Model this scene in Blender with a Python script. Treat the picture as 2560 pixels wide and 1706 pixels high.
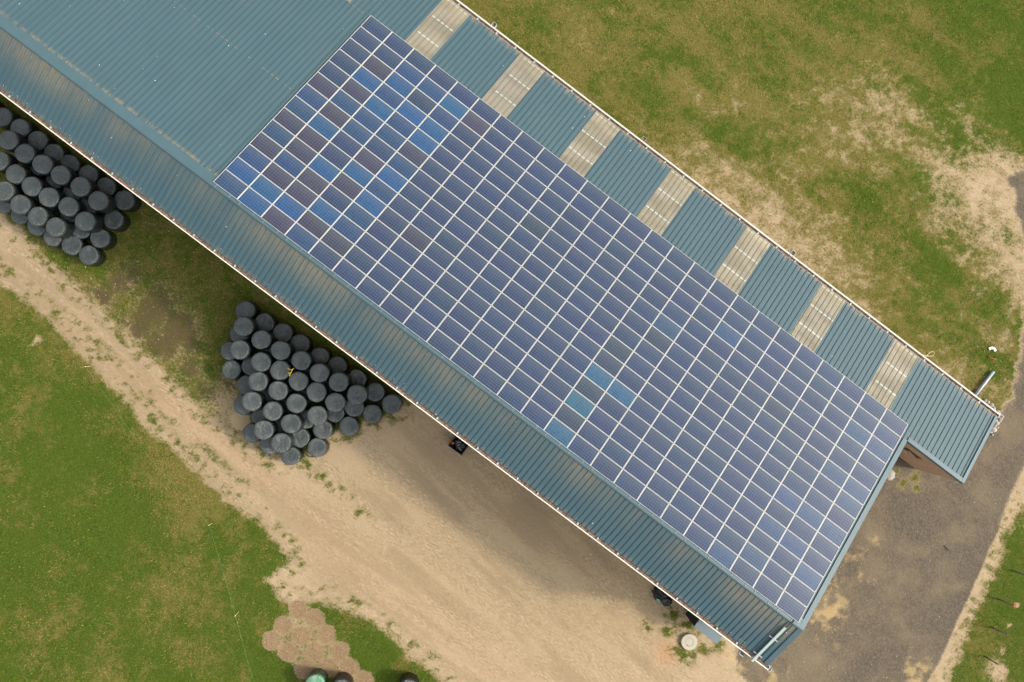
import bpy, math, random
import numpy as np
from mathutils import Vector, Matrix, Quaternion

for o in list(bpy.data.objects):
    bpy.data.objects.remove(o)
SC = bpy.context.scene
COL = SC.collection
rnd = random.Random(7)

# ------------------------------------------------------------------ camera, sky, sun, exposure
# world frame: X along the barn ridge, Y across it (towards the meadow), Z up, ground z = 0, metres
M3 = Matrix(((0.797765, 0.6027, 0.017987), (0.602215, -0.797905, 0.026163), (0.03012, -0.01004, -0.999496)))
cam = bpy.data.cameras.new('camera')
cam.sensor_width = 36.0
cam.lens = 28.0
cam.clip_start = 0.1
cam.clip_end = 3000
camo = bpy.data.objects.new('camera', cam)
COL.objects.link(camo)
R = Matrix((M3 @ Vector((1, 0, 0)), M3 @ Vector((0, -1, 0)), M3 @ Vector((0, 0, -1)))).transposed()
camo.matrix_world = Matrix.Translation((17.9565, 1.796, 53.9)) @ R.to_4x4()
SC.camera = camo

SUN = Vector((10.3, 5.7, 7.85)).normalized()
elev = math.asin(SUN.z)
wd = bpy.data.worlds.new('World')
SC.world = wd
wd.use_nodes = True
wt = wd.node_tree
wt.nodes.clear()
sky = wt.nodes.new('ShaderNodeTexSky')
sky.sky_type = 'NISHITA'
sky.sun_disc = False
sky.sun_elevation = elev
sky.sun_rotation = math.atan2(SUN.x, SUN.y)
sky.air_density = 1.0
sky.dust_density = 4.0
sky.ozone_density = 1.0
bg = wt.nodes.new('ShaderNodeBackground')
bg.inputs['Strength'].default_value = 0.15
wo = wt.nodes.new('ShaderNodeOutputWorld')
hs = wt.nodes.new('ShaderNodeHueSaturation')      # thin overcast: the blue of the sky is veiled
hs.inputs['Saturation'].default_value = 0.22
wt.links.new(sky.outputs[0], hs.inputs['Color'])
wt.links.new(hs.outputs[0], bg.inputs[0])
wt.links.new(bg.outputs[0], wo.inputs[0])

sl = bpy.data.lights.new('sun', 'SUN')
sl.energy = 1.55
sl.angle = math.radians(4.5)
sl.color = (1.0, 0.88, 0.68)
so = bpy.data.objects.new('sun', sl)
so.rotation_euler = SUN.to_track_quat('Z', 'Y').to_euler()
so.location = (60, 30, 60)
COL.objects.link(so)

SC.view_settings.view_transform = 'Standard'
SC.view_settings.look = 'None'
SC.view_settings.gamma = 1.0
SC.view_settings.exposure = 1.17
SC.render.engine = 'CYCLES'

# ------------------------------------------------------------------ helpers
def tag(o, label=None, cat=None, group=None, kind=None):
    if label: o['label'] = label
    if cat: o['category'] = cat
    if group: o['group'] = group
    if kind: o['kind'] = kind
    return o

def link(name, me, mat=None, parent=None, loc=None):
    if mat is not None and len(me.materials) == 0:
        me.materials.append(mat)
    o = bpy.data.objects.new(name, me)
    COL.objects.link(o)
    if parent is not None: o.parent = parent
    if loc is not None: o.location = loc
    return o

def empty(name, loc=(0, 0, 0), rz=0.0):
    o = bpy.data.objects.new(name, None)
    o.empty_display_size = 0.2
    COL.objects.link(o)
    o.location = loc
    o.rotation_euler = (0, 0, rz)
    return o

class MB:
    """collects boxes, tubes and polygons and links them as ONE mesh"""
    def __init__(s): s.v, s.f, s.m = [], [], []
    def poly(s, pts, mi=0):
        n = len(s.v); s.v += [tuple(p) for p in pts]; s.f.append(tuple(range(n, n + len(pts)))); s.m.append(mi)
    def raw(s, vs, fs, mi=0):
        n = len(s.v); s.v += [tuple(p) for p in vs]
        for f in fs: s.f.append(tuple(i + n for i in f)); s.m.append(mi)
    def box(s, a, b, T=None, mi=0):
        (x0, y0, z0), (x1, y1, z1) = a, b
        vs = [(x0, y0, z0), (x1, y0, z0), (x1, y1, z0), (x0, y1, z0), (x0, y0, z1), (x1, y0, z1), (x1, y1, z1), (x0, y1, z1)]
        if T is not None: vs = [tuple(T @ Vector(v)) for v in vs]
        s.raw(vs, [(0, 3, 2, 1), (4, 5, 6, 7), (0, 1, 5, 4), (1, 2, 6, 5), (2, 3, 7, 6), (3, 0, 4, 7)], mi)
    def tube(s, pts, r, n=8, caps=True, mi=0):
        pts = [Vector(p) for p in pts]
        rings = []
        for i, p in enumerate(pts):
            d = (pts[min(i + 1, len(pts) - 1)] - pts[max(i - 1, 0)]).normalized()
            q = d.to_track_quat('Z', 'Y')
            rr = r[i] if isinstance(r, (list, tuple)) else r
            rings.append([p + q @ Vector((rr * math.cos(2 * math.pi * k / n), rr * math.sin(2 * math.pi * k / n), 0)) for k in range(n)])
        vs = [v for ring in rings for v in ring]
        fs = []
        for i in range(len(pts) - 1):
            for k in range(n):
                fs.append((i * n + k, i * n + (k + 1) % n, (i + 1) * n + (k + 1) % n, (i + 1) * n + k))
        if caps:
            fs.append(tuple(range(n))[::-1]); fs.append(tuple(range((len(pts) - 1) * n, len(pts) * n)))
        s.raw(vs, fs, mi)
    def mesh(s, name, smooth=False):
        me = bpy.data.meshes.new(name)
        me.from_pydata(s.v, [], s.f)
        if any(s.m): me.polygons.foreach_set('material_index', s.m)
        if smooth: me.polygons.foreach_set('use_smooth', [True] * len(me.polygons))
        me.update()
        return me
    def build(s, name, mat, parent=None, smooth=False, loc=None):
        me = s.mesh(name, smooth)
        mats = mat if isinstance(mat, (list, tuple)) else [mat]
        for m in mats: me.materials.append(m)
        return link(name, me, None, parent, loc)

def vnoise(x, y, seed=0):
    xi = np.floor(x).astype(np.int64); yi = np.floor(y).astype(np.int64)
    xf = x - xi; yf = y - yi
    xf = xf * xf * (3 - 2 * xf); yf = yf * yf * (3 - 2 * yf)
    def h(a, b):
        n = (a * 374761393 + b * 668265263 + seed * 974634777) & 0xFFFFFFFF
        n = ((n ^ (n >> 13)) * 1274126177) & 0xFFFFFFFF
        n = n ^ (n >> 16)
        return (n & 0xFFFF) / 65535.0
    return (h(xi, yi) * (1 - xf) + h(xi + 1, yi) * xf) * (1 - yf) + (h(xi, yi + 1) * (1 - xf) + h(xi + 1, yi + 1) * xf) * yf

def fbm(x, y, scale, octv=4, seed=0):
    t = 0; a = 1.0; w = 0
    for k in range(octv):
        t = t + a * vnoise(x / scale + 17.3 * k, y / scale - 9.1 * k, seed + k); w += a; a *= 0.55; scale *= 0.5
    return t / w

def sstep(a, b, x):
    t = np.clip((x - a) / (b - a), 0, 1)
    return t * t * (3 - 2 * t)

def pdist(P, X, Y):
    """signed distance to polygon, positive inside"""
    n = len(P); d2 = np.full(X.shape, 1e9); ins = np.zeros(X.shape, bool)
    for i in range(n):
        x0, y0 = P[i]; x1, y1 = P[(i + 1) % n]
        ex, ey = x1 - x0, y1 - y0
        t = np.clip(((X - x0) * ex + (Y - y0) * ey) / (ex * ex + ey * ey + 1e-9), 0, 1)
        d2 = np.minimum(d2, (X - x0 - t * ex) ** 2 + (Y - y0 - t * ey) ** 2)
        c = ((y0 > Y) != (y1 > Y))
        with np.errstate(divide='ignore', invalid='ignore'):
            xs = (x1 - x0) * (Y - y0) / (y1 - y0 + 1e-12) + x0
        ins ^= c & (X < xs)
    return np.where(ins, 1, -1) * np.sqrt(d2)

def ldist(P, X, Y):
    """distance, signed lateral offset and arc length along a polyline"""
    best = np.full(X.shape, 1e9); lat = np.zeros(X.shape); arc = np.zeros(X.shape); s0 = 0
    for i in range(len(P) - 1):
        x0, y0 = P[i]; x1, y1 = P[i + 1]
        ex, ey = x1 - x0, y1 - y0; L = math.hypot(ex, ey)
        t = np.clip(((X - x0) * ex + (Y - y0) * ey) / (L * L), 0, 1)
        d = np.hypot(X - x0 - t * ex, Y - y0 - t * ey)
        sg = (ex * (Y - y0) - ey * (X - x0)) / L
        m = d < best
        best = np.where(m, d, best); lat = np.where(m, sg, lat); arc = np.where(m, s0 + t * L, arc)
        s0 += L
    return best, lat, arc

# ---- node helper
class NT:
    def __init__(s, name):
        s.mat = bpy.data.materials.new(name); s.mat.use_nodes = True
        s.t = s.mat.node_tree; s.t.nodes.clear()
        s.out = s.t.nodes.new('ShaderNodeOutputMaterial')
    def n(s, typ, **kw):
        nd = s.t.nodes.new(typ)
        for k, v in kw.items(): setattr(nd, k, v)
        return nd
    def put(s, sock, v):
        if hasattr(v, 'is_output') or isinstance(v, bpy.types.NodeSocket): s.t.links.new(v, sock)
        else:
            if sock.type == 'RGBA' and len(v) == 3: v = (*v, 1)
            sock.default_value = v
    def math(s, op, a, b=0.0, c=None, clamp=False):
        nd = s.n('ShaderNodeMath', operation=op, use_clamp=clamp)
        s.put(nd.inputs[0], a); s.put(nd.inputs[1], b)
        if c is not None: s.put(nd.inputs[2], c)
        return nd.outputs[0]
    def mix(s, f, a, b, mode='MIX'):
        nd = s.n('ShaderNodeMix', data_type='RGBA', blend_type=mode)
        s.put(nd.inputs[0], f); s.put(nd.inputs[6], a); s.put(nd.inputs[7], b)
        return nd.outputs[2]
    def coord(s, kind='Object', scale=None, rot=None):
        c = s.n('ShaderNodeTexCoord').outputs[kind]
        if scale is not None or rot is not None:
            m = s.n('ShaderNodeMapping')
            s.t.links.new(c, m.inputs[0])
            if scale is not None: m.inputs['Scale'].default_value = scale
            if rot is not None: m.inputs['Rotation'].default_value = rot
            c = m.outputs[0]
        return c
    def noise(s, vec, scale, detail=4, rough=0.55, dist=0.0):
        nd = s.n('ShaderNodeTexNoise')
        s.t.links.new(vec, nd.inputs['Vector'])
        nd.inputs['Scale'].default_value = scale; nd.inputs['Detail'].default_value = detail
        nd.inputs['Roughness'].default_value = rough; nd.inputs['Distortion'].default_value = dist
        return nd.outputs[0]
    def ramp(s, f, a, b):
        nd = s.n('ShaderNodeMapRange', interpolation_type='SMOOTHSTEP')
        s.put(nd.inputs[0], f); nd.inputs[1].default_value = a; nd.inputs[2].default_value = b
        return nd.outputs[0]
    def attr(s, name):
        return s.n('ShaderNodeAttribute', attribute_name=name).outputs['Fac']
    def geo(s, out): return s.n('ShaderNodeNewGeometry').outputs[out]
    def bsdf(s, color, rough=0.6, spec=0.5, metal=0.0, bump=None, bstr=0.3, bdist=0.01):
        p = s.n('ShaderNodeBsdfPrincipled')
        s.put(p.inputs['Base Color'], color); s.put(p.inputs['Roughness'], rough)
        p.inputs['Specular IOR Level'].default_value = spec; p.inputs['Metallic'].default_value = metal
        if bump is not None:
            b = s.n('ShaderNodeBump'); b.inputs['Strength'].default_value = bstr; b.inputs['Distance'].default_value = bdist
            s.put(b.inputs['Height'], bump); s.t.links.new(b.outputs[0], p.inputs['Normal'])
        s.t.links.new(p.outputs[0], s.out.inputs[0])
        return p

def simple(name, col, rough=0.6, spec=0.5, metal=0.0, var=0.15, scale=6.0, bump=0.0):
    t = NT(name)
    c = t.coord('Object')
    n = t.noise(c, scale, 5)
    lo = tuple(x * (1 - var) for x in col); hi = tuple(min(1, x * (1 + var)) for x in col)
    t.bsdf(t.mix(n, lo, hi), rough, spec, metal, bump=n if bump else None, bstr=bump)
    return t.mat

# ------------------------------------------------------------------ ground
FIELD = [(-40, -18), (-15.0, -15.4), (-10.6, -14.2), (-8.5, -14.1), (-4.9, -14.6), (-2.1, -15.0), (0, -15.3), (2.7, -16.2), (5.4, -16.3), (8.2, -16.7), (10.1, -16.8), (12.2, -16.7), (14.6, -17.1), (16.0, -17.3), (15.9, -18.0), (15.4, -18.7), (15.5, -19.5), (16.8, -19.9), (17.9, -19.5), (19.8, -18.1), (22.9, -17.4), (26.0, -17.7), (29.1, -17.9), (33.3, -19.6), (40, -60), (-60, -60)]
VERGE = [(-60, -10), (-18.4, -10.6), (-13.3, -10.7), (-11.1, -10.8), (-8.3, -11.1), (-5.5, -11.5), (-3.3, -11.6), (-1.2, -12.0), (1.6, -12.3), (3.8, -12.8), (5.7, -13.0), (7.3, -13.1), (8.6, -12.9), (9.8, -13.1), (11.3, -12.7), (12.5, -11.8), (13.0, -9.2), (15.7, -4.6), (14.2, -2.6), (-60, -2.6)]
STRIP = [(8.4, -12.6), (10.3, -13.2), (12.6, -12.4), (15.2, -12.1), (17.7, -12.0), (18.8, -12.0), (18.3, -11.8), (15.8, -11.4), (13.3, -11.5), (10.9, -12.2)]
GRAVEL = [(43.5, 37.0), (39.7, 33.7), (39.4, 32.8), (40.6, 32.2), (42.2, 30.8), (44.1, 28.4), (46.5, 24.9), (48.1, 22.4), (48.6, 21.0), (48.8, 19.6), (49.1, 18.4), (46.4, 17.7), (42.5, 14), (42.8, -3), (44.6, -5.6), (46.2, -5.9), (49.5, -5.5), (56.6, -3.8), (55.6, 3.4), (55.1, 6.0), (54.7, 8.1), (54.2, 10.1), (53.5, 13.0), (52.8, 15.8), (52.5, 17.4), (51.0, 26.9)]
RIGHT = [(54.4, 14.8), (55.0, 12.2), (55.4, 10.3), (55.9, 8.0), (56.5, 5.5), (57.3, 2.9), (58.5, -1.1), (62, -14), (95, -10), (95, 40), (55.3, 26.3)]
DENS = [(6.6, 20.7, 0.75), (11.3, 24.4, 0.7), (16.0, 28.0, 0.8), (23.2, 33.6, 0.9), (30.4, 39.2, 0.95), (34.0, 42.0, 1), (37.5, 37.4, 1), (32.6, 36.3, 0.9), (27.2, 33.3, 0.7), (22.7, 31.7, 0.65), (20.9, 26.5, 0.65), (16.1, 22.9, 0.75), (11.7, 21.3, 0.7), (16.2, 20.3, 0.55), (20.7, 21.8, 0.45), (23.9, 25.0, 0.6), (26.6, 29.0, 0.5), (30.2, 31.8, 0.42), (34.2, 33.0, 0.5), (37.5, 34.8, 0.45), (38.5, 32.4, 0.12), (37.1, 30.2, 0.1), (39.9, 30.5, 0.03), (38.7, 28.1, 0.2), (35.5, 27.2, 0.6), (38.2, 26.2, 0.75), (30.5, 26.3, 0.55), (27.2, 23.1, 0.5), (24.5, 21.7, 0.4), (24.7, 18.9, 0.3), (27.8, 19.8, 0.25), (31.1, 20.4, 0.3), (34.1, 23.0, 0.6), (36.8, 22.9, 0.55), (36.2, 21.3, 0.35), (33.2, 20.1, 0.3), (37.4, 19.6, 0.3), (39.5, 21.9, 0.6), (40.8, 25.2, 0.7), (43.0, 26.4, 0.5), (42.1, 29.1, 0.15), (41.6, 21.6, 0.5), (43.8, 22.2, 0.6), (45.4, 24.1, 0.6), (46.0, 20.8, 0.5), (43.5, 20.1, 0.5), (47.9, 20.8, 0.6), (41.1, 28.4, 0.5), (43.3, 28.5, 0.1), (41.1, 31.4, 0.02), (38.3, 24.0, 0.65), (29.3, 31.5, 0.2), (27.3, 26.5, 0.45)]
DISCS = [(18.35, -19.79), (19.6, -19.59), (18.19, -21.21), (18.17, -22.52), (19.54, -21.06), (20.89, -20.0), (19.49, -22.45), (20.92, -21.33), (22.22, -20.37), (21.06, -22.72), (22.26, -21.71), (23.4, -20.8), (24.73, -20.92)]
PALE = [(7.64, -12.0)]
TRACKS = [[(-24, -12.8), (-14.2, -12.3), (-10.3, -11.8), (-4.8, -12.4), (0.3, -12.9), (5.1, -13.6), (9.4, -14.0), (15.1, -14.9), (20.9, -15.3), (28.3, -15.3), (32.2, -15.6)],
          [(-24, -15), (-12.8, -14.1), (-9.5, -13.8), (-5.2, -14.2), (-0.4, -14.9), (4.9, -15.6), (9.7, -16.3), (14.1, -16.4), (19.5, -16.7), (24.2, -17.2), (28.6, -18.2)],
          [(16.5, -9.5), (21.8, -9.2), (27.3, -9.1), (32.8, -9.1), (38.1, -8.8), (41.2, -9.0)],
          [(19.8, -11.4), (25.3, -11.3), (30.7, -11.3), (35.9, -10.8), (38.6, -10.9)],
          [(18.7, -7.1), (25.5, -6.8), (32.5, -6.3), (37.6, -6.6), (41.4, -7.8)],
          [(20.1, -4.6), (27.3, -4.3), (33.0, -4.5), (38.0, -5.2), (41.8, -6.8)],
          [(17.4, -16.8), (22.2, -16.9), (25.7, -16.8), (30.5, -16.8)],
          [(14, -13.4), (20, -13.5), (27, -13.2), (34, -13.0), (39, -13.2)],
          [(22, -10.1), (28, -10.2), (34, -9.9), (40, -10.3)]]
MID = [(-24, -13.8), (-12.7, -13.3), (-10.7, -13.2), (-8.1, -13.3), (-4.8, -13.3), (-2.5, -13.6), (0, -13.9), (2.5, -14.5), (5.0, -14.9), (7.6, -15.0), (10.4, -15.2)]
SOIL = [(-4.8, -11.0), (-1.8, -10.1), (0.9, -9.5), (-1.8, -11.6), (0.7, -11.1), (3.0, -11.3), (-1.5, -9.2), (4.4, -11.7), (-4.4, -9.2), (5.6, -11.8), (2.4, -10.0), (5.2, -10.6)]
WEEDS = [(39.2, -6.0, .6), (38.8, -5.1, .6), (40.3, -4.9, .9), (41.3, -6.5, .8), (41.9, -5.6, .6), (40.5, -6.9, .6), (38.0, -6.6, .5), (42.6, -4.9, .5), (12.9, -11.8, .5), (14.3, -11.8, .4), (15.5, -12.0, .4), (17.8, -12.1, .5), (18.2, -12.2, .4), (45.3, 11.9, .5), (46.7, 12.4, .6), (46.2, 11.6, .6), (47.2, 11.9, .4)]
STRAW = [(45.6, 3.0, 1.1), (46.6, 4.2, 1.0), (48.0, 1.0, 1.3), (51.5, -3.2, 1.8), (53.6, -1.0, 1.2), (46.4, -3.6, 1.5), (44.4, 6.5, .7), (45.2, 4.2, .9), (46.1, 6.0, .8), (47.6, 5.0, .9), (47.0, 2.3, 1.0), (46.0, 0.5, 1.2), (45.4, -1.7, 1.3), (47.0, 7.6, .6), (55.2, 1.4, 1.6), (55.0, -1.5, 1.8), (43.8, -4.6, 1.0), (49.5, -4.5, 1.4), (44.5, 1.8, .8)]
DUST = [(46.5, 1.5, 2.0), (49.5, -2.5, 2.2), (45.5, -4.0, 2.0), (53.5, -2.5, 2.2), (48.2, 6.2, 1.2), (51.0, 8.8, 1.0), (47.0, 8.0, 1.2), (49.3, 9.0, .9), (50.6, 6.6, .8), (50.4, 4.7, 1.0), (49.9, 17.0, 1.0), (50.5, 19.0, 1.0), (51.6, 14.5, .9), (51.5, 11.4, .7), (52.0, 3.5, .9), (53.0, 7.5, .7)]

def gauss_sum(L, X, Y):
    g = np.zeros(X.shape)
    for x, y, r in L:
        g = np.maximum(g, np.exp(-((X - x) ** 2 + (Y - y) ** 2) / (r * r)))
    return g

def ground_masks(X, Y):
    n1 = fbm(X, Y, 3.2, 5, 1); n2 = fbm(X, Y, 0.9, 4, 11); n3 = fbm(X, Y, 9.0, 4, 23)
    n4 = fbm(X * 0.35 + Y * 0.2, Y * 1.0 - X * 0.1, 1.6, 4, 31)      # streaks along the barn
    n5 = fbm(X, Y, .34, 3, 61); n6 = fbm(X, Y, 2.2, 5, 71)
    wob = (n1 - .5) * 1.2 + (n2 - .5) * 0.9
    # meadow beyond the barn
    num = np.full(X.shape, 0.8 * 1e-3); den = np.full(X.shape, 1e-3)
    for x, y, d in DENS:
        w = np.exp(-((X - x) ** 2 + (Y - y) ** 2) / (2 * 1.7 ** 2)) + 1e-4 / (1 + ((X - x) ** 2 + (Y - y) ** 2) * .02)
        num += w * d; den += w
    md = num / den
    md = md * 1.0 + (n2 - .5) * .4 + (n4 - .5) * .55 + (n1 - .5) * .25 + (n5 - .5) * .6 + .07 + .06 * sstep(.25, .42, num / den)
    md = np.maximum(md, .17 * sstep(.05, .3, num / den) + (n5 - .5) * .2)
    md = np.clip(md + .5 * np.exp(-((Y - 18.5) / .45) ** 2) * (n2 > .38), 0, 1)
    meadow = sstep(17.4, 17.7, Y)
    g = md * meadow
    lush = np.clip(-.31 + .78 * md + .33 * sstep(24, 42, Y + .3 * X - 6) + (n3 - .5) * .6 + (n4 - .5) * 1.0 + (n6 - .5) * .7, 0, 1) * meadow
    # field
    df = pdist(FIELD, X, Y) + wob * .4 + (n5 - .5) * .5
    gf = sstep(-.55, .75, df) * np.clip(.93 + (n2 - .5) * .35 - .8 * np.clip(n2 + n1 - 1.36, 0, 1) * 3, 0, 1)
    lf = np.clip(.86 + (n3 - .5) * 1.2 + (n6 - .5) * 1.3 + (n2 - .5) * .6 - .35 * np.exp(-(df / 2.2) ** 2), 0, 1)
    g = np.maximum(g, gf); lush = np.where(df > -.3, lf, lush)
    # verge below the barn
    dv = pdist(VERGE, X, Y) + wob * .4 + (n5 - .5) * .4
    soil = np.clip(gauss_sum([(x, y, 1.5) for x, y in SOIL], X, Y) * .75 + (n1 - .5) * 1.2 + (n2 - .5) * .8 + (n5 - .5) * .9, 0, 1) * sstep(-.1, .5, dv)
    gv = sstep(-.5, .6, dv) * np.clip(.88 - .62 * soil + (n2 - .5) * .4 + (n5 - .5) * .6, 0, 1)
    bare = gauss_sum([(7.0, -11.6, 1.6), (9.4, -12.6, 1.5), (11, -12.4, 1.3)], X, Y)
    gv = gv * (1 - .75 * bare); soil = soil * (1 - .8 * bare)
    g = np.where((dv > -.55) & (df < -.3), np.maximum(g * 0, gv), g)
    lush = np.where(dv > -.3, np.clip(.55 + (n2 - .5) * .8, 0, 1), lush)
    soil = np.maximum(soil * .8, sstep(-.1, .4, dv) * (1 - bare) * (.36 + (n5 - .5) * .5))
    # strips of weeds
    ds = pdist(STRIP, X, Y)
    gs = sstep(-.5, .25, ds + wob * .5) * np.clip(.24 + (n5 - .5) * 1.6 + (n2 - .5) * .8, 0, .6)
    dm, _, _ = ldist(MID, X, Y)
    gs = np.maximum(gs, np.exp(-(dm / .42) ** 2) * np.clip(.30 + (n5 - .5) * 1.6 + (n2 - .5) * .8, 0, .6))
    edge = np.exp(-((df + .5) / .55) ** 2) + np.exp(-((dv + .35) / .5) ** 2)
    gs = np.maximum(gs, edge * np.clip(.18 + (n5 - .5) * 2.0 + (n2 - .5), 0, .6))
    gs = np.maximum(gs, gauss_sum(WEEDS, X, Y) * np.clip(.62 + (n5 - .5) * 2.6, 0, .9))
    lush = np.where(gs > g, .6, lush)
    g = np.maximum(g, gs)
    # right hand grass
    dr = pdist(RIGHT, X, Y) + .35 + wob * .8 + (n5 - .5) * .8
    g = np.maximum(g, sstep(-1.7, -.6, dr) * np.clip(.22 + (n5 - .5) * 1.2, 0, .5))
    gr = sstep(-.9, .7, dr) * np.clip(.92 + (n2 - .5) * .5 - 1.1 * gauss_sum([(59.3, 5.2, 1.0), (58.0, 7.9, .2), (57.7, 9.6, .2), (58.6, 6.7, .25)], X + (n2 - .5) * 1.2, Y + (n6 - .5) * 1.5), 0, 1)
    g = np.maximum(g, gr); lush = np.where(dr > -.8, np.clip(.72 + (n1 - .5) * .9, 0, 1), lush)
    # gravel and its straw, dust
    dg = pdist(GRAVEL, X, Y)
    soft = np.where(Y > 20, 1.4, np.where(X - .25 * Y > 50.0, .5, 1.0))
    dark = sstep(-soft * .35, soft * .55, dg + wob * .32 * np.where(Y > 20, 2.6, np.where(X > 50.5, .6, 1.3)))
    dust = np.clip(gauss_sum(DUST, X + (n6 - .5) * 3.5, Y + (n1 - .5) * 4) + (n6 - .5) * 1.1 + (n5 - .5) * .5, 0, 1)
    dark = np.clip(dark * (1 - .12 * dust), 0, 1)
    straw = np.clip(gauss_sum([(x, y, r * 1.5) for x, y, r in STRAW], X + (n6 - .5) * 3, Y + (n1 - .5) * 3) * np.clip(.55 + (n2 - .5) * 2 + (n5 - .5) * 1.5, 0, 1.1), 0, 1)
    dark = np.clip(dark * (1 - .25 * straw), 0, 1)
    g = g * (1 - sstep(.2, .6, dark) * (1 - gauss_sum(WEEDS, X, Y)))
    # bale footprints
    clean = np.zeros(X.shape); ring = np.zeros(X.shape)
    wr = (n2 - .5) * .12
    for x, y in DISCS:
        d = np.hypot(X - x, Y - y); clean = np.maximum(clean, 1 - sstep(.58, .72, d + wr + (n5 - .5) * .12)); ring = np.maximum(ring, np.exp(-((d - .52) / .12) ** 2))
    pale = np.zeros(X.shape)
    for x, y in PALE:
        d = np.hypot(X - x, Y - y); pale = np.maximum(pale, 1 - sstep(.62, .72, d + wr))
    g = g * (1 - clean * .93) * (1 - pale)
    hull = sstep(-.5, .3, pdist([(18.2, -19.6), (19.8, -19.3), (22.3, -20.2), (24.9, -20.9), (23.5, -21.8), (21.2, -23.0), (18.0, -22.8), (17.9, -21.0)], X, Y))
    straw = np.maximum(straw, hull * .55 * (n5 > .4)); g = g * (1 - .6 * hull)
    clean = np.maximum(clean, hull * np.clip(.25 + (n2 - .5) * 2, 0, .8))
    brick = np.clip(np.exp(-((X - 40.1) / .8) ** 2 - ((Y + 7.3) / .75) ** 2) * 1.2 + .22 * np.exp(-((X - 6) / 9.0) ** 2 - ((Y + 14.1) / .7) ** 2) + .12 * np.exp(-((Y + 15.5) / 1.2) ** 2) * (X > 15) * (X < 40), 0, 1)
    yard_shade = sstep(-11, -4.0, Y) * (Y < 0) * (X > 14) * (X < 40) * np.clip(.35 + (n1 - .4) * 1.5, 0, 1)  # mask of the barn's shade on the yard, painted into the sand
    d2_, _, _ = ldist(TRACKS[1], X, Y + (n2 - .5) * .5); d1_, _, _ = ldist(TRACKS[0], X, Y + (n2 - .5) * .5)
    mud = .85 * np.exp(-(dm / .55) ** 2) * (.6 + (n2 - .5) * 1.5) + .6 * np.exp(-((d2_ - .1) / .38) ** 2) * (.7 + (n1 - .5)) + .5 * np.exp(-((d1_ - .75) / .16) ** 2) * (n2 > .45)
    _, ml, ma = ldist(MID + [(14, -15.6), (20, -15.4), (28, -15.2), (38, -15.0)], X, Y)
    sk = fbm(ma * .16, (ml + (n2 - .5) * .12) * 2.6, 1.0, 4, 171)
    mud = np.maximum(mud * sstep(20, 12, X), np.clip((sk - .46) * 5, 0, .8) * np.exp(-(ml / 2.2) ** 4) * sstep(34, 24, X))
    yb = sstep(14, 20, X) * sstep(43, 39, X) * (Y < -3.2)
    w1 = fbm(X * .22, (Y + .12 * X) * 1.25, 1.0, 4, 131)
    mud = np.clip(np.maximum(mud, yb * np.clip((w1 - .47) * 4.5, 0, .85)), 0, 1)
    dustv = dust
    # tyre tracks
    rut = np.zeros(X.shape)
    for P in TRACKS:
        for off in (0.0, 1.9 if P in TRACKS[2:] else .0):
            d, lat, arc = ldist([(x, y - off) for x, y in P], X + (n1 - .5) * .6, Y + (n6 - .5) * .9)
            rut = np.maximum(rut, np.exp(-((d + (n2 - .5) * .5) / .5) ** 2))
            if off == 0 and P not in TRACKS[2:]: break
    return dict(grass=np.clip(g, 0, 1), lush=lush, soil=soil, dark=dark, straw=straw, clean=clean, pale=pale, brick=brick, yard_shade=yard_shade, rut=rut, mud=mud, dustv=dustv, n3=n3)

def axis(a, b, h, far):
    c = list(np.arange(a, b + h / 2, h)); s = h * 2; lo = [a]; hi = [c[-1]]
    while lo[-1] > -far: lo.append(lo[-1] - s); s *= 1.6
    s = h * 2
    while hi[-1] < far: hi.append(hi[-1] + s); s *= 1.6
    return np.array(lo[:0:-1] + c + hi[1:])

gx = axis(-26, 68, 0.14, 700); gy = axis(-42, 48, 0.14, 700)
GX, GY = np.meshgrid(gx, gy, indexing='xy')
GM = ground_masks(GX, GY)
GZ = (fbm(GX, GY, 5, 4, 77) - .5) * .05 + (fbm(GX, GY, .5, 3, 78) - .5) * .03 - .015 * GM['rut']
GZ = np.where((np.abs(GX - 20) < 24) & (GY > -3.2) & (GY < 18), -.02, GZ - .03)
me = bpy.data.meshes.new('ground')
ny, nx = GX.shape
co = np.stack([GX, GY, GZ], -1).reshape(-1, 3).astype(np.float32)
idx = np.arange(nx * ny).reshape(ny, nx)
quads = np.stack([idx[:-1, :-1], idx[:-1, 1:], idx[1:, 1:], idx[1:, :-1]], -1).reshape(-1, 4)
me.vertices.add(len(co)); me.vertices.foreach_set('co', co.ravel())
me.loops.add(quads.size); me.loops.foreach_set('vertex_index', quads.ravel().astype(np.int32))
me.polygons.add(len(quads)); me.polygons.foreach_set('loop_start', np.arange(0, quads.size, 4, dtype=np.int32))
me.polygons.foreach_set('use_smooth', np.ones(len(quads), bool))
for k in ('grass', 'lush', 'soil', 'dark', 'straw', 'clean', 'pale', 'brick', 'yard_shade', 'rut', 'mud', 'dustv'):
    a = me.attributes.new(k, 'FLOAT', 'POINT'); a.data.foreach_set('value', GM[k].ravel().astype(np.float32))
me.update(); me.validate()

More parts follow.
